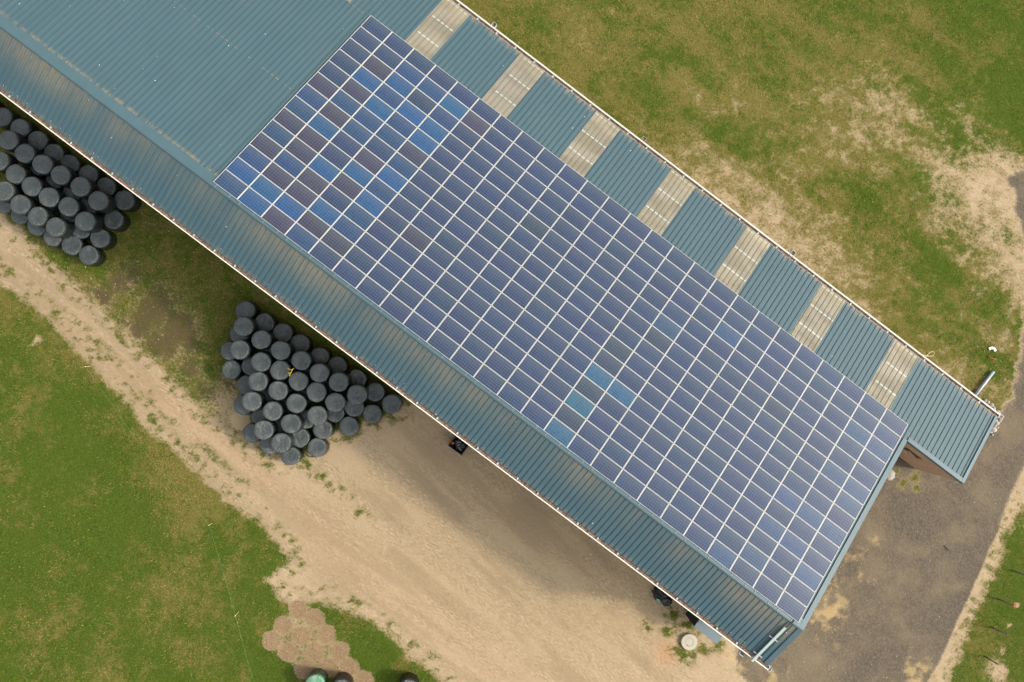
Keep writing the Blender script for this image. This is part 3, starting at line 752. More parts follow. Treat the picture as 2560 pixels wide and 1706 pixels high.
# ------------------------------------------------------------------ solar array
NC, NR, PC_, PR_ = 25, 14, 1.66, 1.012
PW, PH = 1.640, .992
def panel_material():
    t = NT('solar_cells')
    P = t.coord('Object')
    x = t.n('ShaderNodeSeparateXYZ'); t.t.links.new(P, x.inputs[0]); X, Y = x.outputs['X'], x.outputs['Y']
    cx = t.math('ADD', t.math('DIVIDE', X, .1575), .0); cy = t.math('DIVIDE', Y, .1555)
    def line(c, w):
        f = t.math('ABSOLUTE', t.math('SUBTRACT', t.math('FRACT', t.math('ADD', c, .0)), .5))
        return t.ramp(f, .5 - w * 1.6, .5 - w * .6)
    lines = t.math('MAXIMUM', line(cx, .022), line(cy, .026))
    oi = t.n('ShaderNodeObjectInfo')
    wn = t.n('ShaderNodeTexWhiteNoise', noise_dimensions='3D')
    cmb = t.n('ShaderNodeCombineXYZ'); t.put(cmb.inputs[0], t.math('FLOOR', cx)); t.put(cmb.inputs[1], t.math('FLOOR', cy)); t.put(cmb.inputs[2], oi.outputs['Random'])
    t.t.links.new(cmb.outputs[0], wn.inputs['Vector'])
    off = t.n('ShaderNodeVectorMath', operation='ADD'); t.t.links.new(P, off.inputs[0])
    cm2 = t.n('ShaderNodeCombineXYZ'); r9 = t.math('MULTIPLY', oi.outputs['Random'], 90.0)
    for k in range(3): t.put(cm2.inputs[k], r9)
    t.t.links.new(cm2.outputs[0], off.inputs[1]); Q = off.outputs[0]
    crys = t.noise(Q, 17, 3, .7); blot = t.noise(Q, 2.4, 3, .5)
    c = t.mix(t.math('MULTIPLY', wn.outputs[0], .4), oi.outputs['Color'], (.010, .016, .038))
    c = t.mix(t.math('MULTIPLY', t.ramp(crys, .4, .7), .3), c, t.mix(.5, oi.outputs['Color'], (.05, .085, .15)))
    c = t.mix(t.math('MULTIPLY', lines, .6), c, (.16, .22, .26))
    # film of dust that gathers on the lower (meadow side) edge of each module
    dust = t.math('MULTIPLY', t.ramp(t.math('ADD', Y, t.math('MULTIPLY', t.math('SUBTRACT', blot, .5), .22)), -.25, .56), .19)
    dust = t.math('ADD', dust, .02)
    c = t.mix(dust, c, (.13, .15, .155))
    p = t.bsdf(c, t.math('ADD', .10, t.math('MULTIPLY', dust, .35)), .5)
    return t.mat
M_CELL = panel_material()
M_FRAME = simple('anodised_frame', (.50, .49, .44), .5, .4, .0, .05, 5)
fb = MB(); fx, fy = PW / 2, PH / 2; bx_, by_ = .024, .015
for a, b in (((-fx, -fy, 0), (fx, -fy + by_, .04)), ((-fx, fy - by_, 0), (fx, fy, .04)), ((-fx, -fy + by_, 0), (-fx + bx_, fy - by_, .0399)), ((fx - bx_, -fy + by_, 0), (fx, fy - by_, .0399))):
    fb.box(a, b)
FRAME_ME = fb.mesh('frame'); FRAME_ME.materials.append(M_FRAME)
cb = MB(); cb.box((-fx + bx_, -fy + by_, .012), (fx - bx_, fy - by_, .036)); CELL_ME = cb.mesh('cell_face'); CELL_ME.materials.append(M_CELL)
PAL = dict(N=(.015, .026, .066), P=(.029, .025, .045), M=(.011, .035, .092), B=(.007, .052, .142), T=(.013, .066, .125), L=(.018, .043, .098), D=(.018, .027, .050))
CN = dict(N='navy', P='purple grey', M='medium blue', B='bright blue', T='teal blue', L='pale blue', D='dark slate')
CODE = {(c, r): k for k, L in dict(
    B=[(1, 0), (0, 1), (1, 1), (2, 1), (3, 2), (2, 4), (4, 4), (3, 5), (1, 6), (4, 6), (2, 9), (4, 9), (1, 10), (3, 10), (4, 10), (2, 11), (4, 12)],
    M=[(3, 0), (0, 0), (0, 2), (4, 2), (1, 3), (4, 3), (0, 4), (4, 5), (0, 6), (0, 7), (2, 7), (4, 7), (1, 8), (2, 8), (3, 8), (3, 9), (2, 10), (4, 11), (2, 12), (3, 12)],
    P=[(2, 0), (3, 1), (4, 1), (1, 2), (2, 2), (0, 3), (2, 3), (1, 4), (3, 4), (0, 5), (1, 5), (3, 6), (1, 7), (0, 8), (4, 8), (1, 9), (1, 11), (5, 12), (6, 4)],
    T=[(14, 4), (15, 4), (14, 2), (14, 0)], D=[(14, 5), (14, 6), (15, 8), (14, 3), (14, 1), (9, 9), (20, 9)],
    L=[(23, 8), (22, 5), (24, 8), (23, 3), (24, 11), (24, 7), (23, 11), (22, 3), (15, 9), (17, 11), (21, 0), (24, 5), (22, 1), (23, 5), (24, 2)]).items() for c, r in L}
ORD = ['', 'first', 'second', 'third', 'fourth', 'fifth', 'sixth', 'seventh', 'eighth', 'ninth', 'tenth', 'eleventh', 'twelfth', 'thirteenth', 'fourteenth', 'fifteenth', 'sixteenth', 'seventeenth', 'eighteenth', 'nineteenth', 'twentieth', 'twenty-first', 'twenty-second', 'twenty-third', 'twenty-fourth', 'twenty-fifth']
RP = Matrix.Rotation(-PITCH, 4, 'X')
# the two lowest rows are past the three hundred nearest: one object
lowv = MB(); low_cols = []
def panel_at(c, r):
    p = roof((c + .5) * PC_, (r + .5) * PR_, .08)
    return Matrix.Translation(p) @ RP
proto = None
for r in range(NR - 2):
    for c in range(NC):
        k = CODE.get((c, r), 'N')
        rr = random.Random(c * 31 + r * 977)
        col = [x * rr.uniform(.9, 1.1) for x in PAL[k]]
        T = panel_at(c, r)
        if proto is None:
            root = empty('solar_panel')
            f = link('frame', FRAME_ME, None, root); g = link('cell_face', CELL_ME, None, root)
            proto = (root, f, g)
        else:
            root = proto[0].copy(); COL.objects.link(root)
            f = proto[1].copy(); COL.objects.link(f); f.parent = root
            g = proto[2].copy(); COL.objects.link(g); g.parent = root
        root.matrix_world = T @ Matrix.Rotation(rr.uniform(-.002, .002), 4, 'Z') @ Matrix.Translation((rr.uniform(-.003, .003), 0, 0))
        g.color = (*col, 1)
        where = 'row along the ridge' if r == 0 else f'{ORD[r + 1]} row from the ridge'
        tag(root, f'{CN[k]} solar panel, {ORD[c + 1]} from the left in the {where}', 'solar panel', 'solar panels on the long roof slope')
def low_material():
    t = NT('solar_cells_low_rows')
    P = t.n('ShaderNodeUVMap', uv_map='pv').outputs[0]
    x = t.n('ShaderNodeSeparateXYZ'); t.t.links.new(P, x.inputs[0]); X, Y = x.outputs['X'], x.outputs['Y']
    cx = t.math('DIVIDE', X, .1575); cy = t.math('DIVIDE', Y, .1555)
    def line(c, w):
        f = t.math('ABSOLUTE', t.math('SUBTRACT', t.math('FRACT', c), .5)); return t.ramp(f, .5 - w * 1.6, .5 - w * .6)
    lines = t.math('MAXIMUM', line(cx, .022), line(cy, .026))
    tint = t.n('ShaderNodeAttribute', attribute_name='tint').outputs['Color']
    Q = t.coord('Object'); crys = t.noise(Q, 17, 3, .7); blot = t.noise(Q, 2.4, 3, .5)
    c = t.mix(t.math('MULTIPLY', t.ramp(crys, .4, .7), .3), tint, (.035, .055, .10))
    c = t.mix(t.math('MULTIPLY', lines, .6), c, (.16, .22, .26))
    ly = t.math('SUBTRACT', t.math('MULTIPLY', t.math('FRACT', t.math('ADD', t.math('DIVIDE', Y, 1.866), .5)), 1.866), .933)
    dust = t.math('ADD', t.math('MULTIPLY', t.ramp(t.math('ADD', ly, t.math('MULTIPLY', t.math('SUBTRACT', blot, .5), .22)), -.25, .56), .19), .02)
    c = t.mix(dust, c, (.13, .15, .155))
    t.bsdf(c, t.math('ADD', .10, t.math('MULTIPLY', dust, .35)), .5)
    return t.mat
mb = MB(); uvs = []; tints = []
for r in (NR - 2, NR - 1):
    for c in range(NC):
        T = panel_at(c, r); k = CODE.get((c, r), 'N'); rr = random.Random(c * 31 + r * 977); col = [x * rr.uniform(.9, 1.1) for x in PAL[k]]
        for src, mi in ((fb, 0), (cb, 1)):
            n0 = len(mb.f)
            mb.raw([T @ Vector(v) for v in src.v], src.f, mi)
            for f in src.f:
                for i in f: uvs.append(src.v[i][:2]); tints.append((*col, 1))
me = mb.mesh('solar_panel_rows'); me.materials.append(M_FRAME); me.materials.append(low_material())
uvl = me.uv_layers.new(name='pv'); uvl.data.foreach_set('uv', [x for p in uvs for x in p])
ca = me.color_attributes.new('tint', 'FLOAT_COLOR', 'CORNER'); ca.data.foreach_set('color', [x for p in tints for x in p])
tag(link('solar_panel_rows', me), 'two lowest rows of navy solar panels beside the skylights', 'solar panels', 'solar panels on the long roof slope', 'stuff')

# mounting rails under the panels, their ends showing along the ridge
rm = MB(); M_RAIL = simple('dull_rail', (.16, .19, .19), .55, .4, .2)
box_on(rm, lambda u, v, h: (u, v * CP + h * SP, -v * SP + h * CP), -.02, .02, -.16, 14.2, .0, .032)
rm.box((-.03, -.185, .010), (.03, -.14, .04))
RAIL = rm.mesh('mounting_rail'); RAIL.materials.append(M_RAIL)
for c in range(NC):
    for dx in (.25, 1.23):
        p = roof(c * PC_ + dx, 0, .044)
        o = link('mounting_rail', RAIL, None, None, p)
        tag(o, 'galvanised rail under the panels with its end clip showing at the ridge', 'rail', 'rails under the solar panels')

# ------------------------------------------------------------------ silage bales
BLU = [[-14.48, -5.97], [-13.13, -6.04], [-11.84, -5.88], [-10.51, -5.8], [-9.03, -5.6], [-7.61, -5.67], [-14.13, -7.41], [-12.82, -7.44], [-11.52, -7.41], [-10.22, -7.34], [-8.87, -7.12], [-7.49, -7.15], [-12.68, -8.74], [-11.38, -8.8], [-10.03, -8.76], [-8.75, -8.58]]
BLL = [[-17.79, -5.25], [-16.4, -5.21], [-15.08, -5.08], [-13.7, -5.05], [-12.42, -5.07], [-11.14, -5.09], [-9.82, -4.84], [-8.41, -4.81], [-6.92, -4.73], [-6.71, -6.23], [-6.68, -7.71], [-6.57, -9.04], [-7.83, -9.21], [-9.09, -9.46], [-10.37, -9.51], [-11.65, -9.54], [-12.93, -9.57], [-7.97, -7.93]]
BLH = [[-13.97, -6.35], [-12.61, -6.35], [-11.25, -6.35], [-9.89, -6.35], [-8.53, -6.35], [-13.29, -7.55], [-11.93, -7.55], [-10.57, -7.55], [-9.21, -7.55]]
BRU = [[4.57, -6.5], [5.98, -6.5], [7.39, -6.29], [8.8, -6.05], [10.19, -5.93], [11.6, -5.68], [12.96, -5.66], [5.3, -7.79], [6.8, -7.62], [8.16, -7.35], [9.5, -7.18], [10.84, -7.08], [12.16, -6.89], [7.45, -8.75], [8.84, -8.46], [10.22, -8.42], [11.73, -8.24], [7.92, -10.01], [9.33, -9.71], [10.77, -9.66], [9.63, -11.02], [10.99, -11.01]]
BRL = [[3.75, -5.8], [5.23, -5.68], [6.51, -5.5], [7.91, -5.42], [9.42, -5.27], [10.68, -5.05], [12.26, -4.98], [13.75, -4.97], [15.03, -4.91], [14.45, -6.23], [13.71, -7.78], [12.91, -10.19], [5.39, -9.43], [6.23, -8.46], [6.73, -9.64], [7.41, -10.79], [8.74, -10.71], [8.94, -11.97], [10.26, -11.83], [11.8, -11.59], [11.64, -10.32], [12.47, -8.98], [12.44, -7.61], [13.22, -6.59], [11.2, -9.12], [4.39, -7.22], [4.52, -8.5]]
BRH = [[6.74, -6.8], [8.1, -6.8], [9.46, -6.8], [10.82, -6.8], [7.42, -8.0], [8.78, -8.0], [10.14, -8.0], [8.1, -9.2], [9.46, -9.2], [10.14, -10.4]]

def film_material(name, base, dusty):
    t = NT(name)
    oi = t.n('ShaderNodeObjectInfo')
    P0 = t.coord('Object')
    off = t.n('ShaderNodeVectorMath', operation='ADD'); t.t.links.new(P0, off.inputs[0])
    cm = t.n('ShaderNodeCombineXYZ'); r9 = t.math('MULTIPLY', oi.outputs['Random'], 77.0)
    for k in range(3): t.put(cm.inputs[k], r9)
    t.t.links.new(cm.outputs[0], off.inputs[1]); P = off.outputs[0]
    a = t.noise(P, 1.7, 4, .6, .6); b = t.noise(P, 9, 5, .7)
    mp = t.n('ShaderNodeMapping'); t.t.links.new(P, mp.inputs[0]); mp.inputs['Scale'].default_value = (1, 6, 2.5); mp.inputs['Rotation'].default_value = (0, 0, .6)
    w = t.noise(mp.outputs[0], 2.6, 5, .6, 1.0)
    c = t.mix(t.math('MULTIPLY', t.ramp(a, .38, .72), .75), base, dusty)
    c = t.mix(t.math('MULTIPLY', t.ramp(b, .62, .75), .18), c, tuple(x * 1.6 for x in dusty))
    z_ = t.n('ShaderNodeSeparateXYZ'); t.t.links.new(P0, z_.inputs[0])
    c = t.mix(t.ramp(z_.outputs['Z'], .85, 1.17), tuple(x * .2 for x in base), c)  # sides painted near black for the shade between bales, tops lighter
    bump = t.math('ADD', t.math('MULTIPLY', w, 1.0), t.math('MULTIPLY', a, 1.2))
    an = t.math('ARCTAN2', z_.outputs['Y'], z_.outputs['X'])
    pc = t.n('ShaderNodeCombineXYZ'); t.put(pc.inputs[0], t.math('MULTIPLY', an, 5.0)); t.put(pc.inputs[1], t.math('ADD', r9, t.math('MULTIPLY', z_.outputs['X'], .8))); t.put(pc.inputs[2], t.math('MULTIPLY', z_.outputs['Y'], .8))
    fold = t.noise(pc.outputs[0], 1.6, 4, .6, .8)
    rad = t.math('SQRT', t.math('ADD', t.math('POWER', z_.outputs['X'], 2.0), t.math('POWER', z_.outputs['Y'], 2.0)))
    bump = t.math('ADD', bump, t.math('MULTIPLY', t.math('MULTIPLY', fold, t.ramp(rad, .1, .6)), 1.8))
    t.bsdf(c, t.math('ADD', .13, t.math('MULTIPLY', b, .28)), .6, bump=bump, bstr=.75, bdist=.06)
    return t.mat
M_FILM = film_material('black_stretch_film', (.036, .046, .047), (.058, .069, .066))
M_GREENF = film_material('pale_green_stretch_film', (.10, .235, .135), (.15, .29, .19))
def bale_mesh(seed, H=1.2, R=.655, dome=0.0):
    r_ = np.random.RandomState(seed)
    n = 56
    prof = [(R * .93, 0.0), (R * .985, .06), (R * 1.0, .2), (R * 1.012, .45), (R * 1.012, .75), (R * .995, 1.02), (R * .975, 1.11), (R * .955, 1.16), (R * .925, 1.187), (R * .84, 1.2), (R * .6, 1.2 + dome * .5), (R * .35, 1.2 + dome * .8), (R * .14, 1.2 + dome)]
    ph = r_.uniform(0, 6.28, 12); am = r_.uniform(.3, 1, 12)
    th = np.arange(n) * 2 * math.pi / n
    out = 1 + .020 * sum(am[k] * np.cos((k + 2) * th + ph[k]) / (1 + .35 * k) for k in range(8))
    wr = sum(am[k] * np.cos((9 + 3 * k) * th + ph[k + 2]) for k in range(6)) / 6
    vs = []
    fx_, fy_ = r_.uniform(-.25, .25, 2)
    for j, (r, z) in enumerate(prof):
        k = .006 if z < 1.1 else .010
        for i in range(n):
            rr = r * out[i] + wr[i] * k * (1 if j < 10 else .3) + r_.uniform(-.003, .003)
            zz = z * H / 1.2
            if j >= 7: zz += wr[(i + j) % n] * .010 * (r / R) + .018 * math.cos(th[i] - ph[0]) * (r / R)
            if j >= 9: zz += .012 * math.sin(3 * th[i] + ph[3]) * (1 - r / R)
            cx, cy = (fx_ * (1 - r / R) * R, fy_ * (1 - r / R) * R) if j >= 9 else (0, 0)
            vs.append((cx + rr * math.cos(th[i]), cy + rr * math.sin(th[i]), zz))
    m = MB(); fs = []
    for j in range(len(prof) - 1):
        for i in range(n): fs.append((j * n + i, j * n + (i + 1) % n, (j + 1) * n + (i + 1) % n, (j + 1) * n + i))
    fs.append(tuple(range((len(prof) - 1) * n, len(prof) * n))); fs.append(tuple(range(n))[::-1])
    m.raw(vs, fs)
    return m.mesh('silage_bale', True)
BALES = []
for s in range(8):
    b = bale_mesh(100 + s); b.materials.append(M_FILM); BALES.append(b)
bi = 0
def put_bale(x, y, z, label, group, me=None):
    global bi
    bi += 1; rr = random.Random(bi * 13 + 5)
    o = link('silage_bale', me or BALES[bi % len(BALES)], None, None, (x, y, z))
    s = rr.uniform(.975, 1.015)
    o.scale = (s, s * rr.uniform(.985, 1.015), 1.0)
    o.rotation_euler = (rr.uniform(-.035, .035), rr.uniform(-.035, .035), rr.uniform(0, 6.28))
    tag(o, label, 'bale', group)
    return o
def rows_labels(L, sizes, stack, layer):
    i = 0; out = []
    nm = {0: 'row nearest the barn'}
    for r, n in enumerate(sizes):
        idx = sorted(range(i, i + n), key=lambda k: L[k][0])
        for k, j in enumerate(idx):
            w = 'row nearest the barn' if r == 0 else ('row nearest the track' if r == len(sizes) - 1 else f'{ORD[r + 1]} row from the barn')
            out.append((j, f'black wrapped bale, {ORD[k + 1]} from left, {layer} {w}, {stack} stack'))
        i += n
    return dict(out)
G1, G2 = 'black silage bales stacked at the left', 'black silage bales stacked in the middle'
for stack, U, L, Hd, rows, lrow, G in (('left', BLU, BLL, BLH, (6, 6, 4), 9, G1), ('middle', BRU, BRL, BRH, (7, 6, 4, 3, 2), 9, G2)):
    lab = rows_labels(U, rows, stack, 'top layer,')
    for i, (x, y) in enumerate(U): put_bale(x, y, 1.195, lab[i], G)
    for i, (x, y) in enumerate(L[:lrow]):
        put_bale(x, y, -.03, f'black wrapped bale on the ground, {ORD[i + 1]} from left along the barn, {stack} stack', G)
    rest = sorted(L[lrow:])
    for i, (x, y) in enumerate(rest):
        put_bale(x, y, -.03, f'black wrapped bale on the ground, {ORD[i + 1]} from left along the open side, {stack} stack', G)
    for i, (x, y) in enumerate(Hd):
        put_bale(x, y, -.03, f'black wrapped bale buried under the top layer of the {stack} stack', G)
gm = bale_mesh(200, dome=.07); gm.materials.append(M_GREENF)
put_bale(22.17, -22.60, -.03, 'pale green wrapped bale at the bottom edge', 'wrapped bales at the bottom edge', gm)
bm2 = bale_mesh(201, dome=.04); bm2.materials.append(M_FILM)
put_bale(23.66, -21.80, -.03, 'black wrapped bale beside the pale green one', 'wrapped bales at the bottom edge', bm2)
put_bale(27.2, -19.2, -.03, 'black wrapped bale standing alone on the grass at the bottom edge', 'wrapped bales at the bottom edge', bm2)

# ------------------------------------------------------------------ small things
M_YEL = simple('yellow_paint', (.85, .62, .02), .4, .5, 0, .05)
mb = MB()
for a, b in (((8.45, -6.93, 2.47), (8.78, -6.84, 2.47)), ((8.65, -7.13, 2.47), (8.81, -7.05, 2.47)), ((8.74, -6.69, 2.42), (8.84, -7.27, 2.42))):
    mb.tube([a, ((a[0] + b[0]) / 2, (a[1] + b[1]) / 2, a[2] + .03), b], .018, 7)
tag(mb.build('bale_hook', M_YEL), 'yellow two pronged hook lying on top of the middle bale stack', 'hook')

M_DUCT = simple('pale_green_duct', (.33, .41, .37), .45, .4, 0, .08, 4)
duct = empty('cable_duct', roof2(41.07, 1.9, .05))
tag(duct, 'pale green cable duct lying on the short front roof slope near the gable', 'duct')
def dpart(mb, n, m):
    o = mb.build(n, m); o.parent = duct; o.matrix_parent_inverse = Matrix.Translation(duct.location).inverted(); return o
mb = MB()
P = [roof2(u, w, h) for h in (.09, .17) for u, w in ((41.00, .46), (41.14, .46), (41.14, 3.32), (41.00, 3.32))]
mb.raw(P, [(0, 3, 2, 1), (4, 5, 6, 7), (0, 1, 5, 4), (1, 2, 6, 5), (2, 3, 7, 6), (3, 0, 4, 7)]); dpart(mb, 'channel', M_DUCT)
for w in (1.45, 2.80):
    mb = MB(); P = [roof2(u, ww, h) for h in (.042, .088) for u, ww in ((40.77, w - .025), (41.37, w - .025), (41.37, w + .025), (40.77, w + .025))]
    mb.raw(P, [(0, 3, 2, 1), (4, 5, 6, 7), (0, 1, 5, 4), (1, 2, 6, 5), (2, 3, 7, 6), (3, 0, 4, 7)]); dpart(mb, 'support_bracket', M_ZINC)
mb = MB(); mb.tube([roof(41.24, -.02, .10), roof2(41.2, .06, .09), roof2(41.12, .3, .12), roof2(41.06, .50, .13)], .018, 6)
mb.tube([roof(41.20, .02, .10), roof2(41.15, .06, .09), roof2(41.08, .3, .11), roof2(41.03, .50, .13)], .014, 6)
dpart(mb, 'cable', M_DARK)

# pallet box with rubbish
M_BLK = simple('black_plastic', (.012, .012, .013), .35, .5, 0, .3, 7, .3)
M_BRN = simple('brown_steel_rim', (.10, .06, .05), .6, .4, 0, .2)
M_ORG = simple('orange_plastic', (.75, .13, .015), .5, .4, 0, .2, 12)
M_GRN = simple('green_film_rag', (.10, .42, .24), .5, .4, 0, .2, 12)
M_GREYF = simple('grey_film_scrap', (.10, .12, .13), .3, .5, 0, .4, 8)
crate = empty('pallet_box', (20.25, -4.45, 0), .02)
tag(crate, 'open black pallet box of plastic rubbish under the yard side gutter', 'box')
mb = MB()
for a, b in (((-.56, -.46, 0), (-.53, .46, .8)), ((.53, -.46, 0), (.56, .46, .8)), ((-.53, -.46, 0), (.53, -.43, .8)), ((-.53, .43, 0), (.53, .46, .8)), ((-.53, -.43, .06), (.53, .43, .1))):
    mb.box(a, b)
mb.build('body', M_BLK, crate)
mb = MB()
for a, b in (((-.575, -.475, .8), (-.545, .475, .825)), ((.545, -.475, .8), (.575, .475, .825)), ((-.545, -.475, .8), (.545, -.447, .825)), ((-.545, .447, .8), (.545, .475, .825))):
    mb.box(a, b)
mb.build('rim', M_BRN, crate)
def lump(name, mat, cx, cy, rx, ry, h, seed, z0=0, parent=None, n=26, rough=.35):
    r_ = np.random.RandomState(seed); vs = []; fs = []
    m = 11
    for j in range(m):
        f = j / (m - 1)
        for i in range(n):
            a = 2 * math.pi * i / n
            k = 1 + rough * (fbm(np.array([math.cos(a) * 2 + 5 + seed]), np.array([math.sin(a) * 2 + f * 2]), .7, 3, seed)[0] - .5)
            rr = math.cos(f * math.pi / 2) ** .6
            z = z0 + h * (math.sin(f * math.pi / 2) + rough * .9 * (fbm(np.array([math.cos(a) * 3 * rr + seed]), np.array([math.sin(a) * 3 * rr]), .5, 3, seed + 3)[0] - .5) * (f > .15))
            vs.append((cx + rx * rr * k * math.cos(a), cy + ry * rr * k * math.sin(a), z))
    for j in range(m - 1):
        for i in range(n): fs.append((j * n + i, j * n + (i + 1) % n, (j + 1) * n + (i + 1) % n, (j + 1) * n + i))
    fs.append(tuple(range((m - 1) * n, m * n)))
    mb = MB(); mb.raw(vs, fs)
    return mb.build(name, mat, parent, True)
lump('rubbish', M_BLK, 0.05, 0, .5, .41, .35, 3, .36, crate, rough=.9)
lump('orange_bottle', M_ORG, -.40, -.15, .10, .085, .16, 5, .60, crate, rough=.6)
for k, (x, y, rzz) in enumerate(((-.12, .12, .3), (.02, -.02, 1.0), (.22, -.2, -.4))):
    mb = MB(); T = Matrix.Translation((x, y, .70)) @ Matrix.Rotation(rzz, 4, 'Z') @ Matrix.Rotation(.2, 4, 'Y')
    mb.box((-.13, -.035, 0), (.13, .035, .02), T); mb.build('film_scrap', M_GREYF, crate)

heap = empty('film_heap', (37.45, -4.45, 0))
tag(heap, 'crumpled heap of black film with a green rag under the yard side gutter', 'heap')
lump('black_film', M_BLK, 0, 0, .72, .42, .55, 11, -.02, heap, rough=1.0)
lump('black_film', M_BLK, .42, -.15, .34, .3, .42, 15, -.02, heap, rough=1.0)
mb = MB()
mb.poly([(-.35, -.34, .44), (-.18, -.40, .43), (-.1, -.3, .50), (-.06, -.40, .42), (.03, -.44, .37), (-.05, -.3, .52), (-.15, -.25, .56)])
mb.poly([(-.35, -.34, .43), (-.18, -.40, .42), (-.1, -.3, .49), (-.06, -.40, .41), (.03, -.44, .36), (-.05, -.3, .51), (-.15, -.25, .55)][::-1])
mb.build('green_rag', M_GRN, heap)

M_LID = simple('grey_blue_lid', (.115, .15, .165), .5, .4, 0, .06, 2)
M_DBOX = simple('dark_box_side', (.012, .013, .015), .6, .3, 0, .2)
bx = empty('storage_cabinet', (40.44, -3.72, 0))
tag(bx, 'tall dark cabinet with flat grey blue lid against the yard side of the barn', 'cabinet')
mb = MB(); mb.box((-.92, -.78, 0), (.92, .80, 2.36)); mb.build('body', M_DBOX, bx)
mb = MB(); mb.box((-.95, -.82, 2.36), (.95, .82, 2.40)); mb.build('lid', M_LID, bx)
mb = MB(); mb.box((-.9, -.80, .08), (-.02, -.785, 2.3)); o = mb.build('door', M_DBOX, bx)
mb2 = MB(); mb2.tube([(-.12, -.83, 1.0), (-.12, -.83, 1.25)], .012, 6); mb2.build('handle', M_ZINC, o)
mb = MB(); mb.box((.02, -.80, .08), (.9, -.785, 2.3)); o = mb.build('door', M_DBOX, bx)
mb2 = MB(); mb2.tube([(.12, -.83, 1.0), (.12, -.83, 1.25)], .012, 6); mb2.build('handle', M_ZINC, o)

def concrete(name, c):
    t = NT(name); P = t.coord('Object'); a = t.noise(P, 3, 5); b = t.noise(P, 40, 4, .7)
    t.bsdf(t.mix(t.math('MULTIPLY', b, .6), t.mix(a, tuple(x * .8 for x in c), c), tuple(x * .6 for x in c)), .9, .2, bump=b, bstr=.2)
    return t.mat
M_CONC = concrete('pale_concrete', (.44, .41, .32))
mh = empty('well_cover', (40.8, -5.83, -.03))
tag(mh, 'round pale concrete well cover on the weedy ground by the barn corner', 'well cover')
def ring(name, ro, ri, z0, z1, mat, parent, n=56):
    mb = MB(); vs = []
    for r, z in ((ro, z0), (ro, z1 - .015), (ro - .015, z1), (ri + .008, z1), (ri, z1 - .01), (ri, z0)):
        vs += [(r * math.cos(2 * math.pi * i / n), r * math.sin(2 * math.pi * i / n), z) for i in range(n)]
    fs = [(j * n + i, j * n + (i + 1) % n, (j + 1) * n + (i + 1) % n, (j + 1) * n + i) for j in range(5) for i in range(n)]
    mb.raw(vs, fs); return mb.build(name, mat, parent)
ring('cover_ring', .545, .275, 0, .19, M_CONC, mh)
mb = MB(); n = 40
mb.raw([(.262 * math.cos(2 * math.pi * i / n), .262 * math.sin(2 * math.pi * i / n), z) for z in (0, .182) for i in range(n)], [tuple(range(n, 2 * n))] + [(i, (i + 1) % n, n + (i + 1) % n, n + i) for i in range(n)])
lid = mb.build('lid', M_CONC, mh)
mb = MB(); mb.box((-.02, -.285, .16), (.09, -.262, .195)); mb.box((.03, -.25, .183), (.06, -.2, .2)); mb.build('lifting_notch', M_DARK, lid)

fl = empty('floodlight', (41.78, -3.72, 5.0))
tag(fl, 'small black floodlight sticking out from the wall below the gutter corner', 'floodlight')
mb = MB(); mb.box((-.13, -.13, -.05), (.13, .10, .05)); mb.build('housing', M_BLK, fl)
mb = MB(); mb.box((-.15, -.16, -.03), (.15, -.131, .06)); mb.box((-.15, -.131, -.03), (-.131, .02, .06)); mb.build('bezel', M_ZINC, fl)
mb = MB(); mb.box((-.02, .10, -.02), (.02, .88, .02)); mb.build('arm', M_BLK, fl)

M_CORD = simple('cream_cord', (.62, .53, .30), .7, .3)
mb = MB()
mb.tube([(39.8, 17.9, 4.25), (40.0, 18.0, 4.33), (40.39, 18.2, 4.22), (40.65, 18.36, 4.10), (40.82, 18.52, 4.04), (40.80, 18.72, 4.02), (40.62, 18.74, 4.04), (40.50, 18.55, 4.08), (40.44, 18.3, 4.16), (40.40, 18.12, 4.23)], .013, 6)
tag(mb.build('cord_loop', M_CORD, None, True), 'loop of cream cord hanging over the meadow side gutter', 'cord')

M_PIPE = simple('grey_pipe', (.30, .35, .40), .35, .5, .2, .12, 5)
mb = MB(); pr = .10
mb.tube([(46.64, 21.50, .13), (46.6, 20.4, .13), (46.55, 18.6, .13)], pr, 18); mb.tube([(46.64, 21.51, .13), (46.64, 21.515, .13)], pr * .8, 14)
tag(mb.build('drain_pipe', M_PIPE, None, True), 'grey drain pipe lying on the ground beyond the annex gutter', 'pipe')

M_TILE = simple('white_ceramic', (.62, .59, .54), .4, .5, 0, .05)
mb = MB(); arc = [(45.50, 22.60), (45.60, 22.76), (45.76, 22.83), (45.95, 22.76)]
for (a, b), (c, d) in zip(arc, arc[1:]):
    T = Matrix.Translation(((a + c) / 2, (b + d) / 2, .02)) @ Matrix.Rotation(math.atan2(d - b, c - a), 4, 'Z')
    L = math.hypot(c - a, d - b) / 2 + .01; mb.box((-L, -.085, -.03), (L, .085, .03), T)
tag(mb.build('tile_piece', M_TILE), 'curved white piece of ceramic tile lying among the weeds', 'tile')
M_RUST = simple('rust_red', (.30, .075, .025), .8, .2, 0, .3, 9)
mb = MB(); mb.tube([(45.70, 22.16, .02), (45.95, 22.14, .05), (46.15, 22.24, .04), (46.3, 22.30, .02)], [.03, .035, .028, .03], 7)
tag(mb.build('red_pipe_piece', M_RUST, None, True), 'rusty red piece of pipe beside the white tile', 'pipe piece')

